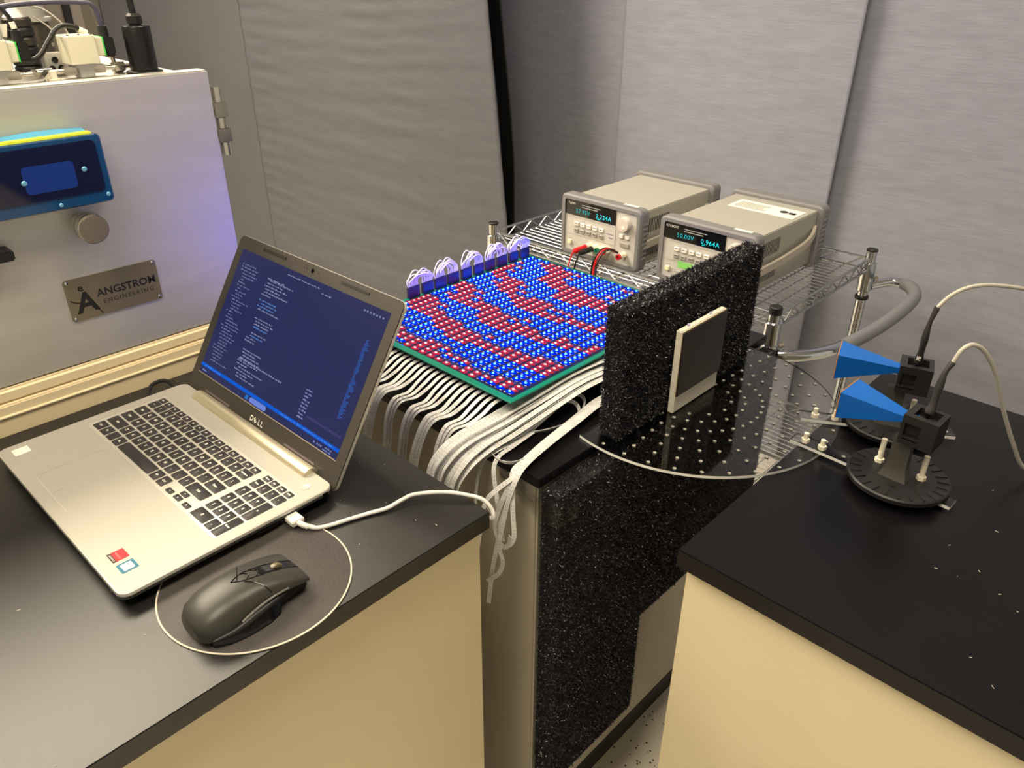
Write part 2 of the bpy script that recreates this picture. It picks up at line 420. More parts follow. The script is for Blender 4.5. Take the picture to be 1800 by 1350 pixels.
# bright specks of dust and small scratches on the worktops
def specks(n, x0, x1, y0, y1, label, seed):
    r = random.Random(seed); mb = MB()
    for _ in range(n):
        x, y, a, l = r.uniform(x0, x1), r.uniform(y0, y1), r.uniform(0, 3.14), r.uniform(.0004, .0019)
        c, s_, w = math.cos(a) * l, math.sin(a) * l, r.uniform(.0002, .0004)
        mb.box(-l, l, -w, w, 0, .0003); k = len(mb.v) - 8
        for i in range(k, k + 8):
            vx, vy, vz = mb.v[i]; mb.v[i] = (x + vx * math.cos(a) - vy * math.sin(a), y + vx * math.sin(a) + vy * math.cos(a), vz + .0001)
    single('dust', mb, mat('pale_dust', (190, 184, 172), 0.8), label, 'dust', kind='stuff', smooth=0)
specks(26, .12, .62, -.62, -.40, 'pale dust specks scattered on the horn antenna worktop', 4)
specks(26, -.55, -.02, .02, .30, 'pale dust specks scattered on the laptop worktop', 5)

# ------------------------------------------------------------------ black foam absorber
M_strand = mat('black_foam_strands', (26, 25, 33), 0.24, spec=0.75)
M_glint = mat('foam_strand_glints', (120, 118, 124), 0.2, spec=0.9)  # a few pale strands: glints put into the colour
def foam(t, boxes, n, seed, ln=0.0062, back=True):
    """core blocks plus one mesh of thin bent strands standing out of every face"""
    r = np.random.default_rng(seed); mb = MB()
    for b in boxes: mb.box(*b)
    part('foam_core', mb, M_foam, t, True, smooth=0)
    areas = []; faces = []
    for (x0, x1, y0, y1, z0, z1) in boxes:
        for o, a, b in (((x0, y0, z0), (x1 - x0, 0, 0), (0, 0, z1 - z0)), ((x0, y1, z0), (x1 - x0, 0, 0), (0, 0, z1 - z0)),
                        ((x0, y0, z0), (0, y1 - y0, 0), (0, 0, z1 - z0)), ((x1, y0, z0), (0, y1 - y0, 0), (0, 0, z1 - z0)),
                        ((x0, y0, z1), (x1 - x0, 0, 0), (0, y1 - y0, 0))):
            if not back and o[1] == y1: continue
            faces.append((o, a, b, (x0, x1, y0, y1, z0, z1))); areas.append(np.linalg.norm(np.cross(a, b)))
    areas = np.array(areas); cnt = (n * areas / areas.sum()).astype(int)
    VV = []
    for (o, a, b, bx), c in zip(faces, cnt):
        uv = r.random((c, 2)); p = np.array(o) + uv[:, :1] * np.array(a) + uv[:, 1:] * np.array(b)
        nrm = np.cross(a, b); nrm = nrm / np.linalg.norm(nrm)
        cen = np.array([(bx[0] + bx[1]) / 2, (bx[2] + bx[3]) / 2, (bx[4] + bx[5]) / 2])
        if (np.array(o) + (np.array(a) + np.array(b)) / 2 - cen) @ nrm < 0: nrm = -nrm
        d = r.normal(size=(c, 3)); d /= np.linalg.norm(d, axis=1, keepdims=True); d = d + nrm * r.uniform(-0.1, 1.1, (c, 1))
        d /= np.linalg.norm(d, axis=1, keepdims=True)
        L = ln * r.uniform(0.35, 1.0, (c, 1)); s = np.cross(d, r.normal(size=(c, 3))); s /= np.linalg.norm(s, axis=1, keepdims=True)
        w = r.uniform(0.0002, 0.00055, (c, 1)); p = p - nrm * 0.0008
        mid = p + d * L * 0.55; d2 = d + 0.8 * r.normal(size=(c, 3)); d2 /= np.linalg.norm(d2, axis=1, keepdims=True)
        e = mid + d2 * L * 0.45
        VV.append(np.stack([p - s * w, p + s * w, mid + s * w, mid - s * w, e + s * w * .6, e - s * w * .6], 1))
    V = np.concatenate(VV).reshape(-1, 3); k = len(V) // 6
    inv = np.array(MTX[t.name].inverted()); V = V @ inv[:3, :3].T + inv[:3, 3]
    base = np.arange(k)[:, None] * 6
    F = np.concatenate([base + [0, 1, 2, 3], base + [3, 2, 4, 5]], 1).reshape(-1, 4)
    me = bpy.data.meshes.new('foam_strands'); me.vertices.add(len(V)); me.vertices.foreach_set('co', V.ravel())
    me.loops.add(F.size); me.loops.foreach_set('vertex_index', F.ravel().astype(np.int32))
    me.polygons.add(len(F)); me.polygons.foreach_set('loop_start', np.arange(0, F.size, 4, dtype=np.int32))
    me.update(); me.validate(); me.materials.append(M_strand); me.materials.append(M_glint)
    me.polygons.foreach_set('material_index', np.repeat((r.random(k) < 0.04).astype(np.int32), 2))
    tag(link('foam_strands', me, t), kind='stuff')
t = thing('foam_absorber', 'coarse black foam sheet standing upright beside the lit circuit board', 'foam', (.415, .008, .005))
foam(t, [(.2245, .576, -.0195, .0105, .0050, .1955)], 150000, 1)
t = thing('foam_absorber', 'coarse black foam sheet covering the front of the grey metal cabinet', 'foam', (.39, -.013, -.61))
foam(t, [(.094, .32, -.0285, -.0005, -.61, -.018), (.32, .68, -.0285, -.0005, -.385, -.018)], 200000, 2, back=False)

# clear packing tape wrapped round the foam corner
def tape_material():
    m = bpy.data.materials.new('clear_tape'); m.use_nodes = True; nt = m.node_tree; nt.nodes.clear()
    tr = nt.nodes.new('ShaderNodeBsdfTransparent'); gl = nt.nodes.new('ShaderNodeBsdfGlossy'); gl.inputs['Roughness'].default_value = .13
    fr = nt.nodes.new('ShaderNodeFresnel'); fr.inputs[0].default_value = 1.33; mx = nt.nodes.new('ShaderNodeMixShader'); o = nt.nodes.new('ShaderNodeOutputMaterial')
    tc = nt.nodes.new('ShaderNodeTexCoord'); mp = nt.nodes.new('ShaderNodeMapping'); mp.inputs['Scale'].default_value = (1, 1, 10)
    nz = nt.nodes.new('ShaderNodeTexNoise'); nz.inputs['Scale'].default_value = 32; bp = nt.nodes.new('ShaderNodeBump'); bp.inputs['Strength'].default_value = .8; bp.inputs['Distance'].default_value = .003
    for a, b in ((tc.outputs['Object'], mp.inputs[0]), (mp.outputs[0], nz.inputs['Vector']), (nz.outputs[0], bp.inputs['Height']), (bp.outputs[0], gl.inputs['Normal']), (bp.outputs[0], fr.inputs['Normal']),
                 (fr.outputs[0], mx.inputs[0]), (tr.outputs[0], mx.inputs[1]), (gl.outputs[0], mx.inputs[2]), (mx.outputs[0], o.inputs[0])): nt.links.new(a, b)
    return m
M_tape = tape_material()
mb = MB(); N = 40
def tape_strip(x_end, za, zb, seed):
    r = random.Random(seed); rows = []
    for i in range(13):
        f = i / 12
        z = za + (zb - za) * f
        row = []
        prof = [(.0905, .075), (.0890, .045), (.0875, .02), (.0868, -.012), (.0875, -.030), (.093, -.0335), (.100, -.0338), (.110, -.0336), (.118, -.0336), (x_end, -.0336)]
        for j, (x, y) in enumerate(prof):
            wr = 0.0016 * math.sin(6 * f * 3.1 + j * 1.3) + r.uniform(-.0006, .0006)
            row.append((x + (wr if y > -.03 else 0), y - abs(wr if y <= -.03 else 0), z + 0.03 * (y > 0) * (y / .075)))
        rows.append(row)
    n = len(rows[0]); m = MB(); vs = [p for q in rows for p in q]
    m.add(vs, [(i * n + k, i * n + k + 1, (i + 1) * n + k + 1, (i + 1) * n + k) for i in range(12) for k in range(n - 1)])
    return m
o = single('packing_tape', tape_strip(.128, -.060, -.022, 3), M_tape, 'clear packing tape wrapped round the corner of the cabinet foam', 'tape', smooth=60)

# framed dark tile standing before the upright foam
t = thing('framed_tile', 'white foam block with a square dark tile on its front', 'panel', (.397, -.029, .005))
part('block', MB().box(.338, .4565, -.0340, -.0245, .0052, .1355), mat('white_foam_block', (226, 221, 206), 0.8, bump=(300, 0.5, (1, 1, 1))), t, True, bevel=.0012)
part('tile', MB().box(.3400, .4560, -.0368, -.0346, .0330, .1325), mat('dark_ferrite_tile', (40, 33, 34), 0.36), t, True, bevel=.0006, label='square dark brown tile')
part('backing', MB().box(.3390, .4563, -.0346, -.0341, .0320, .1338), mat('tan_backing_card', (170, 150, 112), 0.6), t, True, smooth=0)
for x in (.362, .42):
    part('pin', MB().cyl((x, -.029, .1353), (x, -.029, .1385), .0020, n=10), mat('violet_pin', (196, 184, 226), 0.3), t, True)

# ------------------------------------------------------------------ clear acrylic sector with holes
cx, cy, R = .407, -.022, .211
arc = []
a0, a1 = 166.5, 373.5
for k in range(97):
    a = math.radians(a0 + (a1 - a0) * k / 96); arc.append((cx + R * math.cos(a), cy + R * math.sin(a)))
holes = []
hx, hy = .407, -.027
for r_, st in ((.2, 10), (.175, 10), (.15, 10), (.125, 10), (.1, 10), (.075, 15), (.055, 30)):
    for k in range(0, 200):
        a = 175 + k * st
        if a > 368: break
        x, y = hx + r_ * math.cos(math.radians(a)), hy + r_ * math.sin(math.radians(a))
        if y < .018: holes.append(circ(x, y, .0026, 12))
o = plate('perforated_sector', [(x, y) for x, y in arc], holes, .0006, .0046, M_acrylic, edge=M_acr_edge)
tag(o, 'clear acrylic half disc drilled with rings of small holes', 'acrylic plate')

# ------------------------------------------------------------------ horn antennas on their turntables
def horn(loc, rz, which, group='blue horn antennas'):
    t = thing('horn_antenna', which, 'antenna', loc, rz, group)
    # base disc with index ticks
    part('base_disc', MB().lathe((0, 0, .0096), (0, 0, 1), [(.0585, 0), (.0605, .0012), (.0605, .0062), (.0585, .0078)], 48), M_3dp, t)
    for k in range(24):
        a = math.radians(15 * k + 7); c, s_ = math.cos(a), math.sin(a)
        mb = MB().box(.044, .0575, -.0009, .0009, .0172, .0188).xf(lambda x, y, z: (x * c - y * s_, x * s_ + y * c, z))
        part('index_tick', mb, M_3dp, t, smooth=0)
    part('index_hole', MB().lathe((-.03, -.004, .0174), (0, 0, 1), [(.004, 0), (.004, .0006), (.0025, .0006)], 12), M_black, t)
    # flared post and block
    rings = []
    for z, wy, wx in ((.0172, .0175, .011), (.024, .0145, .008), (.034, .0120, .0062), (.05, .0112, .006), (.075, .0112, .006)):
        rings.append([(-wx, -wy, z), (wx, -wy, z), (wx, wy, z), (-wx, wy, z)])
    part('post', MB().loft(rings).xf(lambda x, y, z: (x - .008, y + .002, z)), M_post, t, smooth=50)
    b = MB()                                     # block: open pocket on the left side and on the top
    x0, x1, y0, y1, z0, z1 = -.026, .012, -.034, .006, .0745, .1130
    b.box(x0 + .008, x1, y0, y1, z0, z1 - .010)
    b.box(x0, x0 + .008, y0, y0 + .018, z0, z1); b.box(x0, x0 + .008, y0 + .018, y1, z0, z0 + .007)
    b.box(x0, x0 + .008, y0 + .018, y1, z1 - .010, z1); b.box(x0, x0 + .008, y1 - .004, y1, z0 + .007, z1 - .010)
    b.box(x1 - .006, x1, y0, y1, z1 - .010, z1); b.box(x0 + .008, x1 - .006, y0, y0 + .006, z1 - .010, z1); b.box(x0 + .008, x1 - .006, y1 - .008, y1, z1 - .010, z1)
    part('block', b, M_3dp, t, smooth=0)
    part('clip_ledge', MB().box(x0 - .001, x0 + .006, y0 + .018, y1, z0 + .009, z0 + .0105), M_3dp, t, smooth=0)
    # the horn: mouth frame, four flared walls
    mx, mz0, mz1, my = .0255, .0745, .1105, .083
    nx, nz0, nz1, ny = .0085, .0955, .1040, .006
    cxn = -.006
    def rect(hx_, z0_, z1_, y, o=0.0, cxx=0.0): return [(cxx - hx_ - o, y, z0_ - o), (cxx + hx_ + o, y, z0_ - o), (cxx + hx_ + o, y, z1_ + o), (cxx - hx_ - o, y, z1_ + o)]
    m_ = MB(); n_ = 4
    rs = [rect(nx, nz0, nz1, ny - .01, 0, cxn), rect(nx, nz0, nz1, ny + .004, 0, cxn), rect(mx, mz0, mz1, my)]
    ins = [rect(mx - .0012, mz0 + .0012, mz1 - .0012, my), rect(nx - .001, nz0 + .001, nz1 - .001, ny + .006, 0, cxn)]
    m_.loft(rs + ins)
    part('horn', m_, M_blue, t, smooth=0)
    part('mouth_rim', MB().loft([rect(mx, mz0, mz1, my + .0001, .0004), rect(mx, mz0, mz1, my + .0012, .0004), rect(mx - .0013, mz0 + .0013, mz1 - .0013, my + .0012), rect(mx - .0013, mz0 + .0013, mz1 - .0013, my + .0001)], False), M_brass, t, smooth=0, label='bare metal rim of the horn mouth')
    part('connector', MB().lathe((-.006, -.014, .103), (0, 0, 1), [(.0045, 0), (.0045, .004), (.0034, .0045), (.0034, .0125)], 8), M_steel_shine, t, smooth=20)
    part('adapter', MB().box(-.008, -.004, -.012, .002, .1032, .1062), M_steel_shine, t, smooth=0)
    for px, py in ((.010, .029), (.008, -.024)):
        bt = part('nylon_bolt', MB().cyl((px, py, .0174), (px, py, .0225), .0058, n=6), M_nylon, t, smooth=20)
        part('shank', MB().cyl((px, py, .0225), (px, py, .0510), .0034, n=12), M_nylon, bt)
    return t
horn((.395, -.33, 0), math.radians(-2), 'nearer blue horn antenna on a round black turntable')
horn((.520, -.272, 0), math.radians(17), 'farther blue horn antenna partly behind the nearer one')

# clear arms between sector and turntables
def arm(loc, rz, label, far, near, nuts):
    t = thing('clear_arm', label, 'acrylic arm', loc, rz, 'clear acrylic arms')
    q = [(x, y) for x, y in rrect(-.012, .012, -far, near, .001, 2)]
    hs = [circ(0, y, .0026, 12) for y in (nuts[1] - .028, -far + .01)]
    plate('bar', q, hs, .0048, .0092, M_acrylic, t, M_acr_edge)
    for y in nuts:
        b = part('nylon_nut', MB().cyl((-.004, y, .0094), (-.004, y, .0150), .0056, n=6), M_nylon, t, smooth=20)
        part('threaded_end', MB().cyl((-.004, y, .0150), (-.004, y, .0235), .0033, n=12), M_nylon, b)
arm((.395, -.33, 0), math.radians(-2), 'clear acrylic arm holding the nearer turntable', .068, .140, (.122, .098))
arm((.520, -.272, 0), math.radians(30), 'clear acrylic arm holding the farther turntable', .085, .118, (.099, .072))

def coax(label, boot, cable, txt):
    t = thing('coaxial_cable', label, 'cable', boot[0], 0, 'grey coaxial cables of the horns')
    part('boot', MB().tube(boot, lambda f: .0052 - .0022 * f + .0006 * math.sin(f * 14), 12), M_boot, t, True, smooth=60)
    part('jacket', MB().tube([boot[-1]] + cable, .0026, 10), M_coax, t, True, smooth=60)
    if txt:
        a, b = Vector(boot[1]), Vector(boot[-1]); d = (b - a).normalized()
        v = Vector((-.516, -.529, .584)) - (a + b) / 2; v = (v - d * v.dot(d)).normalized()
        text('PASTERNACK', .0058, M_white, t, (a + b) / 2 + v * .0050 - Vector(boot[0]) + d * .004, d, v.cross(d), bold=.0001)
        text('PE', .0064, M_white, t, a + v * .0058 - Vector(boot[0]) - d * .003, d, v.cross(d), bold=.0003)
coax('grey coaxial cable arching from the nearer horn down to the worktop', [(.3890, -.344, .1150), (.3905, -.3452, .1255), (.3916, -.3457, .148), (.3932, -.3468, .168), (.3985, -.3505, .181)],
     [(.4032, -.3544, .1963), (.4126, -.3615, .2019), (.4273, -.3725, .1918), (.4457, -.3862, .1627), (.465, -.4008, .1183), (.4944, -.4228, .0577), (.520, -.4420, .0160), (.55, -.475, .0035), (.60, -.56, .0032), (.62, -.75, .0032)], False)
coax('grey coaxial cable arching from the farther horn out to the right', [(.5184, -.2872, .1150), (.5120, -.2885, .128), (.5035, -.2905, .150), (.5005, -.2915, .176), (.5036, -.2944, .1995)],
     [(.5133, -.3029, .2147), (.5279, -.3157, .2248), (.5496, -.3349, .2277), (.5851, -.3661, .2209), (.6169, -.394, .2088), (.68, -.45, .16), (.69, -.55, .07), (.67, -.65, .018), (.64, -.78, .0050), (.62, -.95, .0040)], True)

# ------------------------------------------------------------------ laptop (local frame: x to its right, y to its back, z up)
LAP = thing('laptop', 'open silver laptop with dark screen showing lines of code', 'laptop', (-.245, .343, 0), math.radians(-89.4))
DK = .019                                        # deck height
part('underside', MB().loft([[(x * .94, y * .94 - .0, z) for x, y in rrect(-.19, .19, -.129, .129, .012)] if z < .005 else [(x, y, z) for x, y in rrect(-.19, .19, -.129, .129, .012)] for z in (.0035, .0115, .0150)]), M_lapside, LAP)
part('rim', MB().loft([[(x * k, y * k, z) for x, y in rrect(-.19, .19, -.129, .129, .012)] for z, k in ((.0150, 1.0), (.0182, 1.0), (.0190, .9975))]), M_silver2, LAP)
KB = rrect(-.1745, .1745, -.0205, .0900, .004, 4); TP = rrect(-.0945, .0080, -.1135, -.0330, .003, 4)
plate('palm_deck', rrect(-.1885, .1885, -.1275, .1285, .011), [KB, TP], .0172, .01935, M_silver, LAP)
part('keyboard_tray', MB().prism(KB, .0166, .0180), M_silver, LAP)
part('touchpad', MB().prism(rrect(-.0936, .0071, -.1126, -.0339, .003, 4), .0172, .0191), M_silver, LAP)
part('touchpad_mark', MB().box(-.0435, -.0430, -.111, -.099, .01911, .0192), M_btn_g, LAP, smooth=0)
for x in (-.15, .15):
    for y in (-.11, .11): part('rubber_foot', MB().cyl((x, y, 0), (x, y, .0045), .006, n=12), M_blackrub, LAP)
# side ports on the right flank
part('port', MB().box(.1880, .1906, .022, .050, .0075, .0105), M_blackgloss, LAP, smooth=0)
part('port', MB().box(.1895, .1903, .112, .119, .0115, .0165), M_blackgloss, LAP, smooth=0)
KEYM = {}
def key(x, y, w, d, s='', size=.0058, off=(0, 0)):
    k = (round(w, 4), round(d, 4))
    if k not in KEYM:
        o_ = rrect(-w / 2, w / 2, -d / 2, d / 2, .0016, 2); i_ = rrect(-w / 2 + .0007, w / 2 - .0007, -d / 2 + .0007, d / 2 - .0007, .0013, 2)
        KEYM[k] = MB().prism(o_, 0, .0013).prism(o_, .0013, .0018, i_).mesh('key', M_key)
    o = link('key', KEYM[k], LAP, (x, y, .0181))
    if s: text(s, size, M_white, o, (off[0], off[1], .00188), (1, 0, 0), (0, 1, 0), name='legend', bold=.00012)
P = .01885; G = .0028
def row(y, d, x0, items):
    x = x0
    for it in items:
        u, s = it[0], it[1]; w = u * P
        key(x + w / 2, y, w - G, d, s, it[2] if len(it) > 2 else .0058)
        x += w
fx = -.1685
frow = ['Esc'] + ['F%d' % i for i in range(1, 13)] + ['Ins', 'Del']
for i, s in enumerate(frow): key(fx + .0088 + i * .01795, .0805, .0150, .0098, s, .0036)
for x, s in zip((.1185, .1338, .1498, .1655), ('Home', 'End', 'PgUp', 'PgDn')): key(x, .0815, .0128, .0092, s, .0030)
row(.0672, .0152, fx, [(1, '~'), (1, '1'), (1, '2'), (1, '3'), (1, '4'), (1, '5'), (1, '6'), (1, '7'), (1, '8'), (1, '9'), (1, '0'), (1, '-'), (1, '='), (1.25, 'Backspace', .0034)])
row(.0483, .0160, fx, [(1.35, 'Tab', .0042)] + [(1, c) for c in 'QWERTYUIOP'] + [(1, '['), (1, ']'), (.95, '\\')])
row(.0295, .0160, fx, [(1.65, 'Caps', .0042)] + [(1, c) for c in 'ASDFGHJKL'] + [(1, ';'), (1, "'"), (1.65, 'Enter', .0042)])
row(.0107, .0160, fx, [(2.1, 'Shift', .0042)] + [(1, c) for c in 'ZXCVBNM'] + [(1, ','), (1, '.'), (1, '/'), (2.2, 'Shift', .0042)])
row(-.0082, .0160, fx, [(1.15, 'Ctrl', .0042), (1.05, 'Fn', .0042), (1, ''), (1, 'Alt', .0042), (4.85, ''), (1, 'Alt', .0042), (1, 'Ctrl', .0042)])
key(.0545, -.0125, .0140, .0072, '<', .004); key(.0745, -.0035, .0150, .0072, '^', .004); key(.0745, -.0122, .0150, .0072, 'v', .004); key(.0960, -.0125, .0140, .0072, '>', .004)
nx = [.1175, .1340, .1502, .1662]; nw = .0137
for x, s in zip(nx, ('Num', '/', '*', '-')): key(x, .0672, nw, .0152, s, .0036 if s == 'Num' else .0058)
for x, s in zip(nx[:3], '789'): key(x, .0483, nw, .0160, s)
for x, s in zip(nx[:3], '456'): key(x, .0295, nw, .0160, s)
for x, s in zip(nx[:3], '123'): key(x, .0107, nw, .0160, s)
key(nx[3], .0389, nw, .0350, '+'); key(nx[3], .0012, nw, .0350, 'Enter', .0036); key((nx[0] + nx[1]) / 2, -.0082, nw + .0163, .0160, '0'); key(nx[2], -.0082, nw, .0160, '.')
part('power_button', MB().lathe((.1665, .1035, .0192), (0, 0, 1), [(.0065, 0), (.0062, .0006), (.0052, .0004)], 20), M_silver2, LAP)
# stickers
def sticker(x0, x1, y0, y1, m, label): return part('sticker', MB().prism(rrect(x0, x1, y0, y1, .0008, 2), .01936, .0196), m, LAP, label=label)
sticker(-.1765, -.1590, -.1150, -.0960, M_paper, 'small blank white sticker')
s1 = sticker(.1165, .1345, -.1130, -.0955, mat('red_sticker', (200, 18, 28), 0.5), 'red and black graphics sticker')
part('sticker_band', MB().box(.1165, .1345, -.1130, -.1090, .0196, .0197), M_ink, s1, smooth=0)
text('GRAPHICS', .0030, M_white, s1, (.1255, -.1110, .01975), (1, 0, 0), (0, 1, 0))
text('RADEON', .0032, mat('pale_red_print', (240, 140, 130), .5), s1, (.1255, -.1045, .01966), (1, 0, 0), (0, 1, 0))
s2 = sticker(.1405, .1580, -.1130, -.0952, mat('teal_sticker', (20, 104, 130), 0.5), 'teal and white processor sticker')
part('sticker_panel', MB().prism(rrect(.1432, .1553, -.1098, -.0984, .001, 2), .0196, .0197), M_paper, s2, smooth=0)
text('intel', .0052, mat('teal_print', (60, 120, 140), .5), s2, (.1493, -.1010, .01975), (1, 0, 0), (0, 1, 0))
text('CORE', .0036, mat('teal_print', (60, 120, 140), .5), s2, (.1493, -.1065, .01975), (1, 0, 0), (0, 1, 0))
# lid: u across, s up the lid, n towards the user
TL = 1.012; ct, st_ = math.cos(TL), math.sin(TL)
def lid(u, s, n): return (u, .1465 + s * ct - n * st_, .0400 + s * st_ + n * ct)
def lidbox(m_, u0, u1, s0, s1, n0, n1): return m_.box(u0, u1, s0, s1, n0, n1)
part('lid_shell', MB().prism(rrect(-.189, .189, -.037, .213, .010), -.0060, -.0022, None).xf(lid), M_silver2, LAP, bevel=0)
part('bezel', MB().prism(rrect(-.1885, .1885, -.0365, .2125, .0095), -.0022, -.0002).xf(lid), M_bezel, LAP)
M_screen = glow('screen_navy', (.020, .024, .086), 1.0)
def screen_material():
    m = bpy.data.materials.new('lit_laptop_screen'); m.use_nodes = True; b = m.node_tree.nodes['Principled BSDF']
    b.inputs['Base Color'].default_value = (.004, .004, .006, 1); b.inputs['Roughness'].default_value = .3; b.inputs['Specular IOR Level'].default_value = .15
    b.inputs['Emission Color'].default_value = (.012, .018, .085, 1); b.inputs['Emission Strength'].default_value = 1.0
    return m
SW, SH = .3442, .1936
SCR = part('screen', MB().box(-SW / 2, SW / 2, 0, SH, -.0012, .0000).xf(lid), screen_material(), LAP, smooth=0)
part('screen_gasket', MB().box(-SW / 2 - .001, SW / 2 + .001, -.0012, 0, -.001, .0006).xf(lid), mat('pale_screen_edge', (150, 140, 124), .4), LAP, smooth=0)
def scr_rects(name, rects, rgb, stg, n=.0003):
    mb = MB()
    for u0, u1, v0, v1 in rects:
        mb.box(-SW / 2 + u0 * SW, -SW / 2 + u1 * SW, v0 * SH, v1 * SH, 0.00002, n)
    part(name, mb.xf(lid), glow('screen_' + name, rgb, stg), SCR, smooth=0)
rr = random.Random(3)
def words(u0, v, umax, h, dens=.8):
    out = []; u = u0
    while u < umax:
        w = rr.uniform(.006, .03)
        k = u
        while k < min(u + w, umax):             # a word is a run of tiny illegible glyph marks
            hh = h * rr.choice((.55, .7, 1.0)); out.append((k, k + .0028, v, v + hh)); k += .0046
        u += w + rr.uniform(.004, .010)
    return out
L1 = []
for i in range(34):
    v = .895 - i * .0235
    L1 += words(.035 + .012 * rr.randint(0, 2), v, .06 + rr.uniform(.02, .12), .010)
scr_rects('file_list', L1, (.16, .18, .34), 1.0)
L2 = []; L3 = []
skip = {6, 11, 12, 17, 22, 23}
for i in range(34):
    if i in skip: continue
    v = .86 - i * .0225; ind = rr.choice((.0, .012, .012, .024))
    (L2 if i not in (7, 8, 9, 16, 19) else L3).extend(words(.235 + ind, v, .25 + ind + rr.uniform(.05, .17), .010))
L2 += words(.24, .245, .56, .011) + words(.24, .87, .36, .010) + words(.36, .955, .58, .009) + words(.60, .93, .66, .010)
scr_rects('code_lines', L2, (.25, .28, .46), 1.0)
scr_rects('code_keywords', L3, (.10, .24, .58), 1.0)
scr_rects('minimap', [(.925 + rr.uniform(0, .006), .925 + rr.uniform(.012, .035), .78 - i * .0105, .786 - i * .0105) for i in range(52)], (.035, .10, .38), 1.0)
scr_rects('completion_list', sum([words(.715, .30 - i * .024, .745 + rr.uniform(0, .02), .011) for i in range(9)], []), (.24, .28, .50), 1.0)
scr_rects('highlighted_line', [(.77, .985, .135, .152)], (.050, .048, .150), 1.0)
scr_rects('window_buttons', [(.86 + i * .018, .868 + i * .018, .945, .957) for i in range(7)], (.22, .24, .42), 1.0)
scr_rects('status_bar', [(0.0, 1.0, .0495, .0745)], (.008, .105, .62), 1.0)
scr_rects('status_text', words(.03, .058, .16, .009) + words(.62, .058, .97, .009), (.10, .26, .70), 1.0, .0005)
mb = MB().prism(rrect(-SW / 2 + .405 * SW, -SW / 2 + .525 * SW, .008 * SH, .045 * SH, .0032, 4), .00002, .0004).xf(lid)
part('search_box', mb, glow('screen_search', (.16, .24, .68), 1.0), SCR, smooth=0)
scr_rects('taskbar_icons', [(.372, .381, .012, .026), (.383, .392, .012, .026), (.372, .381, .028, .042), (.383, .392, .028, .042)], (.03, .18, .62), 1.0)
scr_rects('tray_text', words(.022, .018, .055, .012) + [(.855, .862, .02, .032), (.875, .88, .02, .032), (.886, .893, .02, .032), (.898, .905, .02, .032)] + words(.925, .028, .965, .010) + words(.915, .010, .965, .010), (.20, .24, .50), 1.0)
def lid_text(s, size, u, sp, m, n=.0003, **kw):
    return text(s, size, m, LAP, lid(u, sp, n), (1, 0, 0), (0, ct, st_), name='logo', **kw)
lid_text('D', .0105, -.0130, -.0160, M_white, bold=.0002); lid_text('L', .0105, .0055, -.0160, M_white, bold=.0002); lid_text('L', .0105, .0122, -.0160, M_white, bold=.0002)
_c, _s = math.cos(math.radians(40)), math.sin(math.radians(40))
text('E', .0100, M_white, LAP, lid(-.0042, -.0160, .0003), (_c, _s * ct, _s * st_), (-_s, _c * ct, _c * st_), name='logo', bold=.0002)
for u in (-.094, .094): part('bump_pad', MB().box(u - .029, u + .029, .2035, .2068, -.0003, .0008).xf(lid), M_blackrub, LAP, smooth=0)
for u in (-.105, .105): part('bump_pad', MB().box(u - .034, u + .034, -.0215, -.0188, -.0003, .0008).xf(lid), mat('mauve_grey_rubber', (112, 102, 102), .5), LAP, smooth=0)
part('webcam', MB().lathe(lid(0, .2035, -.0003), (0, -st_, ct), [(.0033, 0), (.0033, .0005), (.0022, .0003)], 16), M_blackgloss, LAP)
for u in (-.014, .014, -.019): part('microphone_hole', MB().cyl(lid(u, .2035, -.0003), lid(u, .2035, .0001), .0007, n=8), M_blackgloss, LAP)
# hinge barrel
hb = []
for x in (-.139, .148):
    hb.append([(x, .1235 + .0105 * math.cos(a), .0188 + .0080 * math.sin(a)) for a in np.linspace(0, 2 * math.pi, 20, endpoint=False)])
part('hinge_barrel', MB().loft(hb), mat('champagne_hinge', (216, 206, 178), .32, metal=.7), LAP)

# ------------------------------------------------------------------ cables at the laptop
t = thing('usb_cable', 'white cable plugged into the side of the laptop', 'cable', (-.17, .14, 0))
part('plug', MB().box(-.1842, -.1682, .1368, .1545, .0052, .0125), M_whitecable, t, True, bevel=.0012)
part('plug_sleeve', MB().tube([(-.1765, .138, .009), (-.1745, .131, .008), (-.171, .126, .006)], .0034, 10), M_whitecable, t, True)
part('jacket', MB().tube([(-.1722, .128, .0068), (-.1640, .1195, .0040), (-.1490, .1130, .0030), (-.1293, .1070, .0030), (-.1050, .0985, .0032), (-.0847, .0902, .004), (-.0640, .0868, .0070), (-.0474, .0817, .0090), (-.0211, .0589, .0100), (-.0038, .0367, .0080), (.0070, .0196, .004), (.0105, .0080, -.006), (.0090, .0040, -.016), (.006, .012, -.022), (.010, .03, -.06), (.02, .06, -.2)], .0026, 10), M_whitecable, t, True, smooth=60)
t = thing('power_plug', 'black charger plug at the back left of the laptop', 'plug', (-.13, .55, 0))
part('plug', MB().tube([(-.131, .5335, .011), (-.129, .546, .0115), (-.1285, .560, .0125)], lambda f: .0062 - .0012 * f, 10), M_blackrub, t, True)
part('lead', MB().tube([(-.1285, .559, .0125), (-.136, .574, .0145), (-.152, .5775, .0115), (-.164, .566, .0045), (-.166, .548, .0028), (-.160, .5355, .0028)], .0029, 8), M_blackrub, t, True)

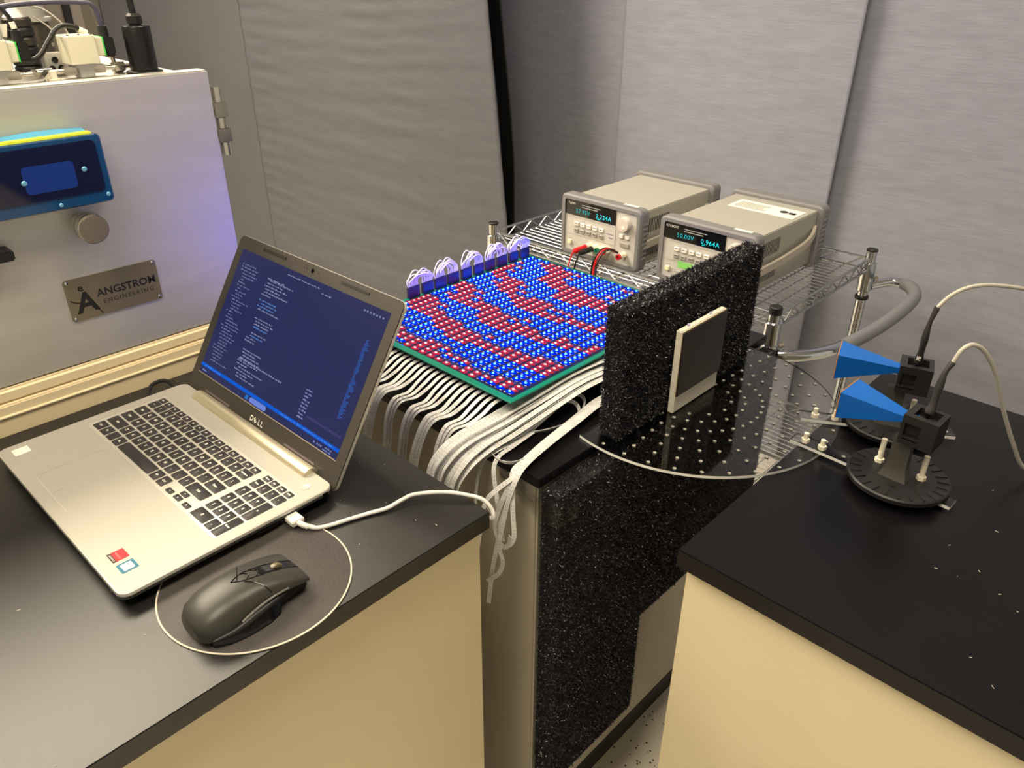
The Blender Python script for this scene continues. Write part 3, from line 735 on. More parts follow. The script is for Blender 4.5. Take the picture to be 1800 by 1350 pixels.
# ------------------------------------------------------------------ mouse and pad
t = thing('mouse_pad', 'round dark grey mouse pad with a pale stitched rim', 'mouse pad', (-.256, .095, 0))
part('mat', MB().lathe((0, 0, .0003), (0, 0, 1), [(.0985, 0), (.0990, .0010), (.0980, .0014)], 96), mat('dark_grey_pad', (58, 54, 53), .55, bump=(300, .25, (1, 1, 1)), vary=(30, .12, (1, 1, 1))), t)
part('rim', MB().lathe((0, 0, .0002), (0, 0, 1), [(.0992, 0), (.1003, .0003), (.1003, .0012), (.0992, .0016), (.0984, .0012)], 96), mat('pale_pad_rim', (196, 188, 172), .45), t)

MO = thing('computer_mouse', 'black wireless mouse with thumb rest on the round pad', 'mouse', (-.2835, .0665, .0018), math.radians(2))
M_mouse = mat('charcoal_soft_plastic', (50, 49, 46), .38, spec=.45)
# local: x forwards, y to the left; sections of the shell from tail to nose: x, left y, right y, height of crest, height of sides
secs = [(-.0590, .012, -.010, .020, .0075), (-.0570, .021, -.019, .0245, .0075), (-.050, .0285, -.0265, .0305, .009), (-.036, .032, -.030, .0365, .0105), (-.016, .0325, -.0300, .0395, .014), (.006, .031, -.0285, .0382, .019), (.028, .0305, -.0280, .0330, .0195), (.046, .0305, -.0285, .0262, .0165), (.0575, .0295, -.0275, .0200, .0135), (.0600, .0285, -.0265, .0180, .0125)]
rings = []
for x, yl, yr, zc, zs in secs:
    ring = []; mid = (yl + yr) / 2; hw = (yl - yr) / 2
    for k in range(15):
        a = math.pi * k / 14; c = math.cos(a); s_ = math.sin(a)
        ring.append((x, mid + hw * (abs(c) ** .72) * (1 if c >= 0 else -1), zs + (zc - zs) * (s_ ** .72)))
    ring += [(x, mid - hw * .55, zs - .0015), (x, mid + hw * .55, zs - .0015)]
    rings.append(ring)
part('shell', MB().loft(rings), M_mouse, MO, smooth=40)
low = []
for x, yl, yr, zc, zs in secs:
    k = .90 if -.03 < x < .03 else .82
    low.append([(x * .96, yl * k, zs - .001), (x * .96, yl * (k + .04), .006), (x * .95, yl * k * .95, 0), (x * .95, yr * k * .95, 0), (x * .96, yr * (k + .04), .006), (x * .96, yr * k, zs - .001)])
part('base', MB().loft(low), M_black, MO, smooth=50)
# thumb side: wing, concave rest and pale strip (on the right flank seen in the picture)
part('side_wing', MB().tube([(-.050, -.0265, .0100), (-.028, -.0315, .0118), (-.006, -.0325, .0165), (.016, -.0305, .0175), (.034, -.0270, .0160)], lambda f: .0036 * math.sin(math.pi * min(1, f * .9 + .1)) + .0006, 8), M_black, MO, smooth=60)
part('thumb_rest', MB().loft([[(x, -.024, .001), (x, -.024 - w, .0012), (x, -.024 - w * .92, .004), (x, -.024, .009 + w * .2)] for x, w in ((-.050, .001), (-.036, .009), (-.018, .013), (.004, .0135), (.018, .010), (.026, .001))]), M_blackgloss, MO, smooth=50)
part('side_buttons', MB().tube([(-.021, -.0318, .0172), (-.006, -.0310, .0210), (.014, -.0292, .0222), (.034, -.0285, .0205)], lambda f: .0018 - .0008 * abs(f - .3), 6), mat('grey_side_button', (92, 90, 86), .3), MO, smooth=60)
def on_mouse(x, y):                              # height of the shell above (x, y)
    for a, b in zip(secs, secs[1:]):
        if a[0] <= x <= b[0]:
            f = (x - a[0]) / (b[0] - a[0]); q = [a[i] + (b[i] - a[i]) * f for i in range(5)]
            mid, hw = (q[1] + q[2]) / 2, (q[1] - q[2]) / 2; c = min(1, (abs(y - mid) / hw) ** (1 / .72)); s_ = math.sqrt(max(0, 1 - c * c))
            return q[4] + (q[3] - q[4]) * s_ ** .72
    return .02
def seam(pts, name='seam', r=.00055, m=M_blackgloss):
    P_ = catmull([(x, y, 0) for x, y in pts], 8)
    part(name, MB().tube([(p[0], p[1], on_mouse(p[0], p[1]) + .0001) for p in P_], r, 5, 0), m, MO)
seam([(-.004, .0), (.004, .014), (.012, .0295)]); seam([(.0005, -.006), (.010, -.016), (.016, -.0272)])
seam([(-.010, .002), (.002, .0066), (.016, .0074), (.036, .0072), (.0595, .0068)]); seam([(-.010, .002), (.002, -.0046), (.016, -.0062), (.036, -.0066), (.0595, -.0062)])
seam([(.014, .0068), (.019, .001), (.014, -.0055)]); seam([(.004, .0066), (.009, .001), (.004, -.005)])
strip = [[(x, y, on_mouse(x, y) + .0004) for y in (-.0050, 0, .0055)] for x in np.linspace(.018, .0585, 9)]
m_ = MB(); m_.add([p for r_ in strip for p in r_], [(i * 3 + k, i * 3 + k + 1, (i + 1) * 3 + k + 1, (i + 1) * 3 + k) for i in range(8) for k in range(2)])
part('scroll_channel', m_, M_blackgloss, MO, smooth=60)
wl = part('scroll_wheel', MB().lathe((.038, -.0032, .0235), (0, 1, 0), [(.0065, 0), (.0085, .0010), (.0088, .0035), (.0085, .0060), (.0065, .0070)], 28), mat('bronze_rubber_wheel', (96, 88, 66), .35), MO, smooth=50)

# ------------------------------------------------------------------ lit circuit board
BX0, BX1, BY0, BY1, BZ = .1475, .610, .1075, .5000, .0460
LB = thing('led_board', 'green circuit board covered with glowing red and blue lights', 'circuit board', ((BX0 + BX1) / 2, (BY0 + BY1) / 2, 0))
part('board', MB().box(BX0, BX1, BY0, BY1, BZ - .0024, BZ), M_pcb, LB, True, bevel=.0004, seg=1)
part('dark_mask', MB().box(.1590, .6060, .1160, .4905, BZ, BZ + .00012), mat('navy_solder_mask', (16, 20, 56), .35), LB, True, smooth=0)
NX, NY = 40, 20; DX, DY = .43 / 39, .35 / 19; X0, Y0 = .1675, .1290
patch = MB(); pads = MB(); trace = MB()
for i in range(NX):
    for j in range(NY):
        x, y = X0 + i * DX, Y0 + j * DY
        patch.box(x - .0042, x + .0042, y - .0078, y - .0012, BZ + .0002, BZ + .0006)
        patch.box(x - .0042, x + .0042, y + .0012, y + .0078, BZ + .0002, BZ + .0006)
        for sx, sy in ((-.0046, -.0052), (-.0046, -.0030), (-.0046, .0040), (-.0046, .0062)):
            pads.box(x + sx - .0005, x + sx + .0005, y + sy - .0006, y + sy + .0006, BZ + .0006, BZ + .0013)
part('antenna_patches', patch, mat('dark_blue_coated_copper', (60, 58, 120), .3, metal=.5), LB, True, kind='stuff', smooth=0)
part('solder_pads', pads, mat('tinned_solder', (240, 236, 240), .25, metal=.3), LB, True, kind='stuff', smooth=0)
def led_mesh(name, lens, core, g=1.0):  # lens is added bloom: a glowing dome shaped like each light's haze
    mb = MB(); n = 8
    for r0, z0, r1, z1 in ((1.0, .0006, .82, .0014), (.82, .0014, .42, .0019)):
        vs = [(.0050 * r * math.cos(2 * math.pi * k / n), .0082 * r * math.sin(2 * math.pi * k / n), z) for r, z in ((r0, z0), (r1, z1)) for k in range(n)]
        mb.add(vs, [(k, (k + 1) % n, n + (k + 1) % n, n + k) for k in range(n)])
    q = [(.0021 * math.cos(2 * math.pi * k / n), .00344 * math.sin(2 * math.pi * k / n), .0019) for k in range(n)]
    mb.add(q, [tuple(range(n))]); nl = len(mb.f)
    c = [(.0016 * g * math.cos(2 * math.pi * k / 6), .0020 * g * math.sin(2 * math.pi * k / 6), .00192) for k in range(6)] + [(.0011 * g * math.cos(2 * math.pi * k / 6), .0013 * g * math.sin(2 * math.pi * k / 6), .0029) for k in range(6)]
    mb.add(c, [(k, (k + 1) % 6, 6 + (k + 1) % 6, 6 + k) for k in range(6)] + [tuple(range(6, 12))])
    me = mb.mesh(name, None, smooth=0, fix=False); me.materials.append(lens); me.materials.append(core)
    for p_ in me.polygons: p_.material_index = 1 if p_.index >= nl else 0
    return me, mb, nl
LED_B = led_mesh('led', glow('blue_led_bloom', (.0, .028, .90), 1.15), glow('blue_led_core', (.006, .09, 1.0), 110.0))
LED_R = led_mesh('led', glow('red_led_bloom', (.58, .032, .075), 1.0), glow('red_led_core', (1.0, .17, .15), 7.0), 1.35)
def lit_red(i, j):
    x, y = i * DX, j * DY
    d = math.sqrt((x - .47) ** 2 * 1.0 + (y - .125) ** 2 * .72 + .012)
    f = (d * 13.2 + .43 + .10 * math.sin(i * .9 + j * .5)) % 1.0
    r_ = (i * 7919 + j * 104729) % 97 / 97
    if f < .40: return False
    if f > .60 and f < .94: return True
    return (i % 3 != 0) if f >= .94 else ((i + (j // 3)) % 2 == 0)
cells = sorted(((i, j) for i in range(NX) for j in range(NY)), key=lambda c: (X0 + c[0] * DX + .516) ** 2 + (Y0 + c[1] * DY + .529) ** 2)
inv = MTX[LB.name].inverted(); far = {True: MB(), False: MB()}; core_faces = {True: [], False: []}
near_n = 0
for (i, j) in cells:
    red = lit_red(i, j); x, y = X0 + i * DX - (.0035 if red else 0), Y0 + j * DY - (.0 if red else .0)
    me, mbl, nl = LED_R if red else LED_B
    px, py = x, y
    hidden = False
    if near_n < 300 and not hidden:
        near_n += 1; link('led', me, LB, inv @ Vector((x, y, BZ + .0003)))
    else:
        f0 = len(far[red].f); far[red].add([(vx + x, vy + y, vz + BZ + .0003) for vx, vy, vz in mbl.v], mbl.f)
        core_faces[red] += list(range(f0 + nl, len(far[red].f)))
for red, src in ((True, LED_R), (False, LED_B)):
    mbf = far[red]; mbf.v = [tuple(inv @ Vector(v)) for v in mbf.v]
    me = mbf.mesh('led_field', None, smooth=0, fix=False)
    for m_ in src[0].materials: me.materials.append(m_)
    mi = np.zeros(len(me.polygons), np.int32); mi[core_faces[red]] = 1; me.polygons.foreach_set('material_index', mi)
    tag(link('led_field', me, LB), kind='stuff')
# support under the board
M_frame = mat('pale_grey_support', (178, 176, 180), .4)
for y0, y1 in ((.135, .140), (.470, .475)):
    part('support_rail', MB().box(.185, .600, y0, y1, .0002, BZ - .0024), M_frame, LB, True, smooth=0)
for x0, x1 in ((.205, .210), (.590, .595)):
    part('support_rail', MB().box(x0, x1, .140, .470, .0002, BZ - .0024), M_frame, LB, True, smooth=0)
for k in range(6):
    part('rib', MB().box(.225 + k * .028, .233 + k * .028, .1325, .1350, .006, BZ - .005), M_whitecable, LB, True, smooth=0)

# five looped jumper ribbons along the far left edge of the board
M_conn = mat('navy_connector', (16, 18, 64), .4)
M_jw = mat('pale_jumper_wire', (226, 222, 246), .4)
cps = [(.2852, .3103, .3184, .343), (.3485, .3752, .3809, .4069), (.4157, .4395, .4485, .4722), (.4792, .5027, .5107, .5365), (.5447, .5679, .578, .6018)]
JN = ['nearest the laptop lid', 'second from the laptop lid', 'in the middle of the board edge', 'second from the wire cart', 'nearest the wire cart']
for (a, b, c, d), nm in zip(cps, JN):
    t = thing('jumper_ribbon', 'looped pale wire jumper with two navy plugs, ' + nm, 'jumper cable', ((a + d) / 2, .4955, BZ), 0, 'looped jumpers on the board edge')
    for u0, u1 in ((a, b), (c, d)):
        part('connector', MB().box(u0, u1, .4915, .4985, BZ + .0002, BZ + .0215), M_conn, t, True, bevel=.0006, seg=1)
    r = random.Random(nm)
    for k in range(9):
        f = (k + .5) / 9; s0 = a + (b - a) * f; s1 = d - (d - c) * f if r.random() < .0 else c + (d - c) * f
        top = BZ + .045 + r.uniform(-.008, .004); dy = r.uniform(-.004, .004)
        part('wire', MB().tube([(s0, .495, BZ + .021), (s0 - .001, .495 + dy, BZ + .032), ((s0 * 2 + s1) / 3, .495 + dy * 2, top), ((s0 + 2 * s1) / 3, .495 + dy * 2, top), (s1 + .001, .495 + dy, BZ + .032), (s1, .495, BZ + .021)], .00115, 6, 5), M_jw, t, True, smooth=60)

# ribbon cables leaving the near-left edge and dropping into the gap between the benches
rb = random.Random(21)
NRB = 28
ORD = ['first', 'second', 'third', 'fourth', 'fifth', 'sixth', 'seventh', 'eighth', 'ninth', 'tenth', 'eleventh', 'twelfth', 'thirteenth', 'fourteenth', 'fifteenth', 'sixteenth', 'seventeenth', 'eighteenth', 'nineteenth', 'twentieth', 'twenty-first', 'twenty-second', 'twenty-third', 'twenty-fourth', 'twenty-fifth', 'twenty-sixth', 'twenty-seventh', 'twenty-eighth', 'twenty-ninth', 'thirtieth']
rg = {}
for k in range(NRB):
    y = .138 + k * .0126
    g, m = k // 3, k % 3                        # ribbons gather in loose groups of three as they fall
    if m == 0: rg[g] = [rb.uniform(-1, 1) for _ in range(8)]
    q = rg[g]; yg = .138 + (g * 3 + 1.0) * .0126 + q[0] * .005
    mix = lambda f: y * (1 - f) + yg * f
    L = m * .0013
    e = [(.185, y, BZ - .010), (.160, y, BZ - .0105), (.141, y + .001, BZ - .0140), (.124, y + .003, BZ - .0235), (.106 - L * .4, mix(.35) + .008, .0090 + L + .002 * (q[1] + 1)),
         (.084 - L, mix(.55) + .016, .0050 + L + .0015 * (q[1] + 1)), (.0700 - L * 1.5 + .002 * q[2], mix(.66) + .022 + .002 * q[3], -.020), (.0600 - L * 2 + .006 * q[2], mix(.72) + .026 + .006 * q[3], -.070),
         (.0520 - L * 2 + .009 * q[4], mix(.76) + .030 + .012 * q[3], -.140), (.0480 - L * 2 + .010 * q[4], mix(.8) + .034 + .018 * q[3], -.24)]
    single('ribbon_cable', MB().ribbon(e, .0066, .0008, side=(0, 1, 0), sub=6, twist=.22 * q[5]), M_ribbon, 'white ribbon cable dropping from the lit board, ' + ORD[k] + ' from its near corner', 'ribbon cable', 'ribbon cables dropping between the benches', smooth=0)

# bundle swept along the front of the board, and loose loops
def ribbon_set(paths, label, group, w=.0072, sides=None, seed=5):
    r = random.Random(seed)
    for k, (pts, lab) in enumerate(zip(paths, label)):
        single('ribbon_cable', MB().ribbon(pts, w, .0008, side=(sides[k] if sides else (0, 1, .25)), sub=7), M_ribbon, lab, 'ribbon cable', group, smooth=0)
A = [(.3700, .0932, .034), (.3289, .1030, .034), (.2707, .1080, .033), (.1979, .1090, .027), (.1275, .1120, .019), (.0780, .1180, .011), (.0450, .1230, -.006), (.0300, .130, -.040), (.026, .136, -.13)]
r = random.Random(9); paths = []; labs = []; tilts = []
for k in range(11):
    over = k >= 8                               # three ribbons lie across the other eight
    o = (k - 3.5) if not over else (-1.0, .9, 2.8)[k - 8]
    pts = []; ph = r.uniform(0, 6.28)
    for i, (x, y, z) in enumerate(A):
        f = i / (len(A) - 1); sp = .0079 * (1 - .06 * math.sin(f * 3.1))
        yy = y - o * sp + (.0040 * math.sin(f * 5 + ph) if over else 0) - .006
        zz = z + (.0055 + .001 * f if over else 0) + (0 if over else .0016 * math.sin(f * 6 + ph)) - o * .0006
        pts.append((x - (.006 if over and i > 4 else 0), yy, zz if i >= 6 else max(zz, .0035)))
    paths.append(pts); tilts.append((0, 1, .30 * math.sin(ph * 3)))
    labs.append(('white ribbon cable in the thick sweep before the lit board, ' + ORD[k] if not over else 'white ribbon cable lying on top of the thick sweep, ' + ORD[k - 8]) + ' from the board')
ribbon_set(paths, labs, 'ribbon cables swept before the board', sides=tilts)
B = [(.3198, .0520, .012), (.2807, .0560, .011), (.2183, .0500, .008), (.1489, .0420, .0065), (.1000, .0345, .0045), (.0760, .0300, -.004)]
tails = [[(.0640, .0300, -.030), (.0610, .040, -.070), (.0600, .047, -.110), (.058, .056, -.165), (.055, .062, -.23)],
         [(.0660, .0245, -.030), (.0630, .0205, -.055), (.0610, .0170, -.085), (.0600, .0250, -.104), (.0600, .0350, -.1095), (.059, .0460, -.100), (.058, .054, -.07), (.052, .064, -.05)],
         [(.0620, .0340, -.026), (.0600, .0435, -.055), (.0600, .0500, -.080), (.0600, .0460, -.100), (.0600, .0350, -.1110), (.060, .0260, -.103), (.060, .0215, -.085)],
         [(.0560, .0420, -.018), (.045, .052, -.04), (.034, .06, -.10)],
         [(.0650, .0260, -.024), (.0630, .0330, -.060), (.0610, .0400, -.100), (.0610, .0400, -.118), (.0600, .0330, -.136), (.0600, .0417, -.1617), (.058, .0620, -.1869)]]
paths = []; labs = []
for k, tl in enumerate(tails):
    o = k - 2
    pts = [(x, y - o * .0042 * (1 - .4 * i / 5), max(z + .0012 * k, .0022)) for i, (x, y, z) in enumerate(B)] + [(x - .0012 * k, y, z) for x, y, z in tl]
    paths.append(pts)
labs = ['white ribbon cable hanging straight in the gap between the worktops', 'white ribbon cable ending in a narrow hanging loop by the foam corner', 'white ribbon cable doubling back in the lowest loop of the gap', 'white ribbon cable slipping behind the corner of the laptop worktop', 'white ribbon cable with a thin tail curling far down the cabinet']
ribbon_set(paths, labs, 'ribbon cables over the worktop edge', .0062)
loops = [[(.2300, .1180, .024), (.1850, .1120, .016), (.1500, .1050, .010), (.1372, .0948, .0075), (.1780, .0678, .0055), (.2292, .0588, .0055), (.2694, .0740, .008), (.2780, .0900, .012), (.2600, .1010, .016)],
         [(.2500, .0920, .016), (.1950, .0860, .010), (.1500, .0800, .0065), (.1239, .0840, .0050), (.1060, .0960, .0045), (.0930, .0930, .0035), (.0830, .0740, .0030), (.0840, .0560, .0030), (.0980, .0440, .0040), (.1365, .0411, .0050), (.19, .043, .006)],
         [(.2350, .0990, .018), (.2550, .0830, .012), (.2480, .0660, .007), (.2250, .0560, .006)],
         [(.1500, .1300, .018), (.1280, .1400, .013), (.1150, .1310, .008), (.1180, .1180, .006), (.1500, .1120, .010)],
         [(.1700, .0830, .009), (.1200, .0800, .005), (.0930, .0830, .0035), (.0780, .0930, -.010), (.066, .094, -.05), (.058, .09, -.12)],
         [(.1600, .0760, .007), (.1150, .0740, .004), (.0880, .0720, .0030), (.0740, .0680, -.010), (.0670, .0560, -.040), (.0620, .045, -.075), (.060, .038, -.105)]]
labs = ['white ribbon cable curled in a wide flat loop on the thin worktop', 'white ribbon cable bowed outward over the near edge of the thin worktop', 'short white ribbon cable bend crossing the flat loop', 'small white ribbon cable curl under the near corner of the lit board', 'white ribbon cable falling over the worktop edge left of the bow', 'white ribbon cable trailing down to the hanging loops']
ribbon_set(loops, labs, 'loose ribbon cable loops', .0058, sides=[(0, .5, .9), (.2, .4, .9), (.3, 0, 1), (0, .2, 1), (0, 1, .2), (0, 1, .2)])

# ------------------------------------------------------------------ chrome wire cart
SZ = -.080                                      # shelf surface
CX0, CX1, CY0, CY1 = .890, 1.378, .080, .885
CART = thing('wire_cart', 'chrome wire shelf cart with a grey push handle', 'cart', ((CX0 + CX1) / 2, (CY0 + CY1) / 2, -H))
def post(x, y, black):
    z1 = -.034
    p_ = part('post', MB().cyl((x, y, -H + .02), (x, y, z1), .0125, n=20), M_chrome, CART, True)
    part('cap', MB().lathe((x, y, z1), (0, 0, 1), [(.0132, -.012 if black else 0), (.0134, 0), (.0134, .003), (.0120, .0045)], 20), M_black, p_, True)
    part('sleeve', MB().lathe((x, y, SZ - .032), (0, 0, 1), [(.0150, 0), (.0185, .002), (.0172, .048), (.0150, .050)], 24), M_chrome, p_, True)
    part('collar', MB().lathe((x, y, SZ - .078), (0, 0, 1), [(.0150, 0), (.0165, .002), (.0165, .008), (.0150, .010)], 20), M_black, p_, True)
    for k in range(20): part('groove', MB().lathe((x, y, -.16 - k * .0254), (0, 0, 1), [(.0126, 0), (.01275, .0006), (.0126, .0012)], 16), M_steel, p_, True)
    part('foot', MB().cyl((x, y, -H), (x, y, -H + .022), .017, n=16), M_black, p_, True)
for x, y, b in ((CX0, CY0, True), (CX0, CY1, False), (CX1, CY0, False), (CX1, CY1, False)): post(x, y, b)
def shelf(z, full=True):
    top = z + .026
    for nm, zz in (('lower_rail', z - .002), ('upper_rail', top)):
        part(nm, MB().tube([(CX0, CY0 + .012, zz), (CX0, CY1 - .012, zz)], .0032, 8, 0), M_wire, CART, True); part(nm, MB().tube([(CX1, CY0 + .012, zz), (CX1, CY1 - .012, zz)], .0032, 8, 0), M_wire, CART, True)
        part(nm, MB().tube([(CX0 + .012, CY0, zz), (CX1 - .012, CY0, zz)], .0032, 8, 0), M_wire, CART, True); part(nm, MB().tube([(CX0 + .012, CY1, zz), (CX1 - .012, CY1, zz)], .0032, 8, 0), M_wire, CART, True)
    def snake(p0, p1, n):
        pts = []
        for k in range(n + 1):
            f = k / n; x, y = p0[0] + (p1[0] - p0[0]) * f, p0[1] + (p1[1] - p0[1]) * f
            pts.append((x, y, z if k % 2 else top - .002))
        part('snake_wire', MB().tube(pts, .0021, 6, 0), M_wire, CART, True)
    snake((CX0, CY0 + .02), (CX0, CY1 - .02), 22); snake((CX1, CY0 + .02), (CX1, CY1 - .02), 22)
    snake((CX0 + .02, CY0), (CX1 - .02, CY0), 14); snake((CX0 + .02, CY1), (CX1 - .02, CY1), 14)
    n = 24
    for k in range(1, n):
        x = CX0 + (CX1 - CX0) * k / n
        part('mat_wire', MB().tube([(x, CY0 - .001, z - .0016), (x, CY1 + .001, z - .0016)], .0013, 6, 0), M_wire, CART, True)
    for k in range(1, 27):
        y = CY0 + (CY1 - CY0) * k / 27
        part('cross_wire', MB().tube([(CX0, y, z - .0046), (CX1, y, z - .0046)], .0016, 6, 0), M_wire, CART, True)
shelf(SZ); shelf(SZ - .46)
hd = part('handle', MB().tube([(CX0 + .002, CY0 - .012, -.136), (.905, .048, -.135), (.935, .016, -.133), (.985, -.012, -.130), (1.040, -.026, -.128)], .0125, 16), M_chrome, CART, True, smooth=60)
part('grip', MB().tube([(1.020, -.023, -.1285), (1.10, -.036, -.126), (1.20, -.046, -.122), (1.30, -.048, -.118), (1.372, -.040, -.115), (1.412, -.018, -.113), (1.428, .006, -.112)], .0148, 16), M_greygrip, hd, True, smooth=60)
part('handle_end', MB().tube([(1.426, .002, -.112), (1.424, .030, -.113), (1.408, .048, -.116), (CX1 + .008, .068, -.122)], .0115, 14), M_chrome, hd, True, smooth=60)
for x, z in ((CX0, -.130), (CX1, -.118)):
    part('clamp', MB().lathe((x, CY0, z - .018), (0, 0, 1), [(.0150, 0), (.0172, .002), (.0172, .034), (.0150, .036)], 20), M_chrome, hd, True)
    part('clamp_bolt', MB().cyl((x + .012, CY0 - .014, z + .012), (x + .020, CY0 - .020, z + .014), .006, n=6), M_steel_shine, hd, True, smooth=20)

# ------------------------------------------------------------------ power supplies
M_vfd = glow('teal_display_digits', (.02, .55, .56), 1.0)
M_vfd2 = glow('teal_display_digits_bright', (.04, .80, .82), 1.2)
PW, PH, PD = .243, .152, .350
def power_supply(loc, label, brand, volts, amps, red_term, extra):
    # local: front face looks to -x, u runs from its left (+y) to its right (-y)
    t = thing('power_supply', label, 'power supply', loc, 0, 'bench power supplies on the cart')
    def U(u): return -u                         # local y of distance u from the left edge
    hw = .012
    part('case', MB().box(.022, PD - .020, -PW + .013, -.013, .012, PH - .010), M_psu, t, bevel=.002)
    part('front_panel', MB().box(.0045, .024, -PW + .012, -.012, .011, PH - .011), M_psuface, t, smooth=0)
    # front and rear rubber bumpers: rounded frames with ribs on their sides
    for nm, x0, x1 in (('front_bumper', 0.0, .034), ('rear_bumper', PD - .036, PD)):
        o_ = rrect(-PW, 0, 0, PH, .014, 5); i_ = rrect(-PW + .0125, -.0125, .0115, PH - .0115, .006, 5)
        if nm == 'rear_bumper': x1 += .004
        m_ = MB(); n = len(o_)
        ch = .004
        o2 = rrect(-PW + ch, -ch, ch, PH - ch, .011, 5)
        ringsets = [[(x0, a, b) for a, b in i_], [(x0, a, b) for a, b in o2], [(x0 + ch, a, b) for a, b in o_], [(x1 - ch, a, b) for a, b in o_], [(x1, a, b) for a, b in o2], [(x1, a, b) for a, b in i_]]
        m_.loft(ringsets + [ringsets[0]], False)
        bp = part(nm, m_, M_grey_plastic, t)
        for s_ in (-1, 1):
            for k in range(8):
                z = .030 + k * .0120; y = -PW - .0012 if s_ < 0 else .0012
                part('rib', MB().box(x0 + .012, x1 - .004, min(y, y - s_ * .003), max(y, y - s_ * .003), z, z + .0055), M_grey_plastic, bp, bevel=.0008, seg=1)
        if nm == 'rear_bumper':
            for y in (-.02, -PW + .02): part('corner_ear', MB().lathe((x1 - .012, y, PH - .014), (1, 0, 0), [(.014, 0), (.013, .010), (.009, .018), (.004, .021)], 14), M_grey_plastic, bp)
    for x in (.03, PD - .04):
        for y in (-.04, -PW + .04): part('rubber_foot', MB().box(x - .008, x + .008, y - .012, y + .012, -.0004, .004), M_blackrub, t, smooth=0)
    fx_ = .0044
    iw, ih = PW - .024, PH - .022
    def fu(u): return -(.012 + u * iw)
    def fv(v): return .011 + v * ih
    def slab(name, u0, u1, v0, v1, m, th=.0012, parent=None, x=fx_, **kw): return part(name, MB().box(x - th, x, fu(u1), fu(u0), fv(v0), fv(v1)), m, parent or t, **kw)
    def ft(s, size, u, v, m, parent, x=fx_ - .0003, **kw): return text(s, size, m, parent, (x, fu(u), fv(v)), (0, -1, 0), (0, 0, 1), **kw)
    dsp = slab('display_window', .0, .715, .70, .985, mat('smoked_display_glass', (10, 12, 20), .06, spec=.6), .0010, smooth=0)
    ft(brand, .0075, .095, .925, M_white, dsp, fx_ - .0013)
    for v_, w_ in ((.925, .26), (.885, .22)): slab('model_print', .24, .24 + w_, v_ - .012, v_ + .004, mat('dim_print', (150, 148, 150), .6), .0003, dsp, fx_ - .00105, smooth=0)
    ft(volts, .0142, .255, .79, M_vfd, dsp, fx_ - .0013, space=1.1); ft(amps, .0150, .545, .785, M_vfd2, dsp, fx_ - .0013, space=1.1)
    slab('cursor_mark', .455, .50, .725, .735, M_vfd2, .0003, dsp, fx_ - .0011, smooth=0)
    # engraved field borders
    slab('field_line', .015, .70, .315, .321, M_btn_g, .0003, smooth=0); slab('field_line', .715, .721, .17, .70, M_btn_g, .0003, smooth=0); slab('field_line', .015, .70, .655, .660, M_btn_g, .0003, smooth=0)
    for k in range(5):
        u = .175 + k * .0880
        for v, m_ in ((.545, M_btn_w), (.415, M_btn_g)):
            b = slab('button', u - .030, u + .030, v - .036, v + .036, m_, .0042, bevel=.001, seg=1)
            slab('button_print', u - .018, u + .016, v + .004, v + .014, M_ink, .0002, b, fx_ - .0042, smooth=0)
            if m_ is M_btn_w and k == 1: slab('caption', u - .02, u + .03, v + .056, v + .066, M_btn_g, .0002, smooth=0)
    slab('caption', .60, .69, .50, .512, mat('violet_grey_print', (120, 112, 150), .6), .0002, smooth=0); slab('caption', .625, .685, .43, .445, mat('violet_grey_print', (120, 112, 150), .6), .0002, smooth=0)
    for u in (.805, .885): slab('arrow_button', u - .026, u + .026, .50, .575, M_btn_w, .0040, bevel=.001, seg=1)
    slab('output_button', .795, .915, .345, .425, M_btn_g, .0042, bevel=.001, seg=1)
    slab('power_button', .062, .110, .12, .20, mat('cream_button', (240, 230, 190), .45), .0060, bevel=.0012, seg=1)
    slab('caption', .065, .115, .225, .236, M_btn_g, .0002, smooth=0)
    for a, b in ((.13, .15), (.13, .185), (.165, .15), (.165, .185)): slab('caption', a, a + .02, b - .03, b - .02, M_btn_g, .0002, smooth=0)
    kn = part('knob', MB().lathe((fx_, fu(.845), fv(.78)), (-1, 0, 0), [(.0175, 0), (.0170, .012), (.0155, .014)], 32), mat('pale_knob', (204, 196, 190), .4), t, smooth=40)
    part('knob_dimple', MB().lathe((fx_ - .0141, fu(.855), fv(.735)), (-1, 0, 0), [(.0048, 0), (.0044, .0006), (.003, .0002)], 16), M_white, kn)
    tx = [.39, .475, .555, .64, .855]; cols = [M_psuface, M_psuface, M_green, M_red, M_red]
    for u, c_ in zip(tx, cols):
        tr = part('terminal', MB().lathe((fx_, fu(u), fv(.20)), (-1, 0, 0), [(.0085, 0), (.0080, .010), (.0070, .014), (.0072, .020)], 16), mat('ivory_terminal', (226, 220, 200), .4), t)
        part('socket', MB().lathe((fx_ - .0200, fu(u), fv(.20)), (-1, 0, 0), [(.0070, 0), (.0070, .006), (.0035, .006), (.0035, .003)], 16), c_, tr)
    # side vents and carrying handle (right flank)
    for z0, z1 in ((.088, .122), (.030, .062)):
        for k in range(13): part('vent_slot', MB().box(.052 + k * .0066, .0552 + k * .0066, -PW + .0128, -PW + .0150, z0, z1), M_blackgloss, t, smooth=0)
    hdl = part('handle', MB().ribbon([(.010, -PW + .004, .062), (.05, -PW + .002, .066), (.14, -PW - .001, .070), (.24, -PW - .001, .079), (.285, -PW + .003, .090), (.308, -PW + .010, .101)], .017, .007, side=(0, 0, 1), sub=5), mat('grey_carry_handle', (176, 168, 156), .4), t, smooth=60)
    part('handle_mount', MB().box(.298, .316, -PW + .008, -PW + .0135, .080, .108), M_psu, t, bevel=.0015)
    part('label', MB().box(.020, .030, fu(.93), fu(.74), PH - .0008, PH + .0002), M_paper, t, smooth=0, label='small white asset label')
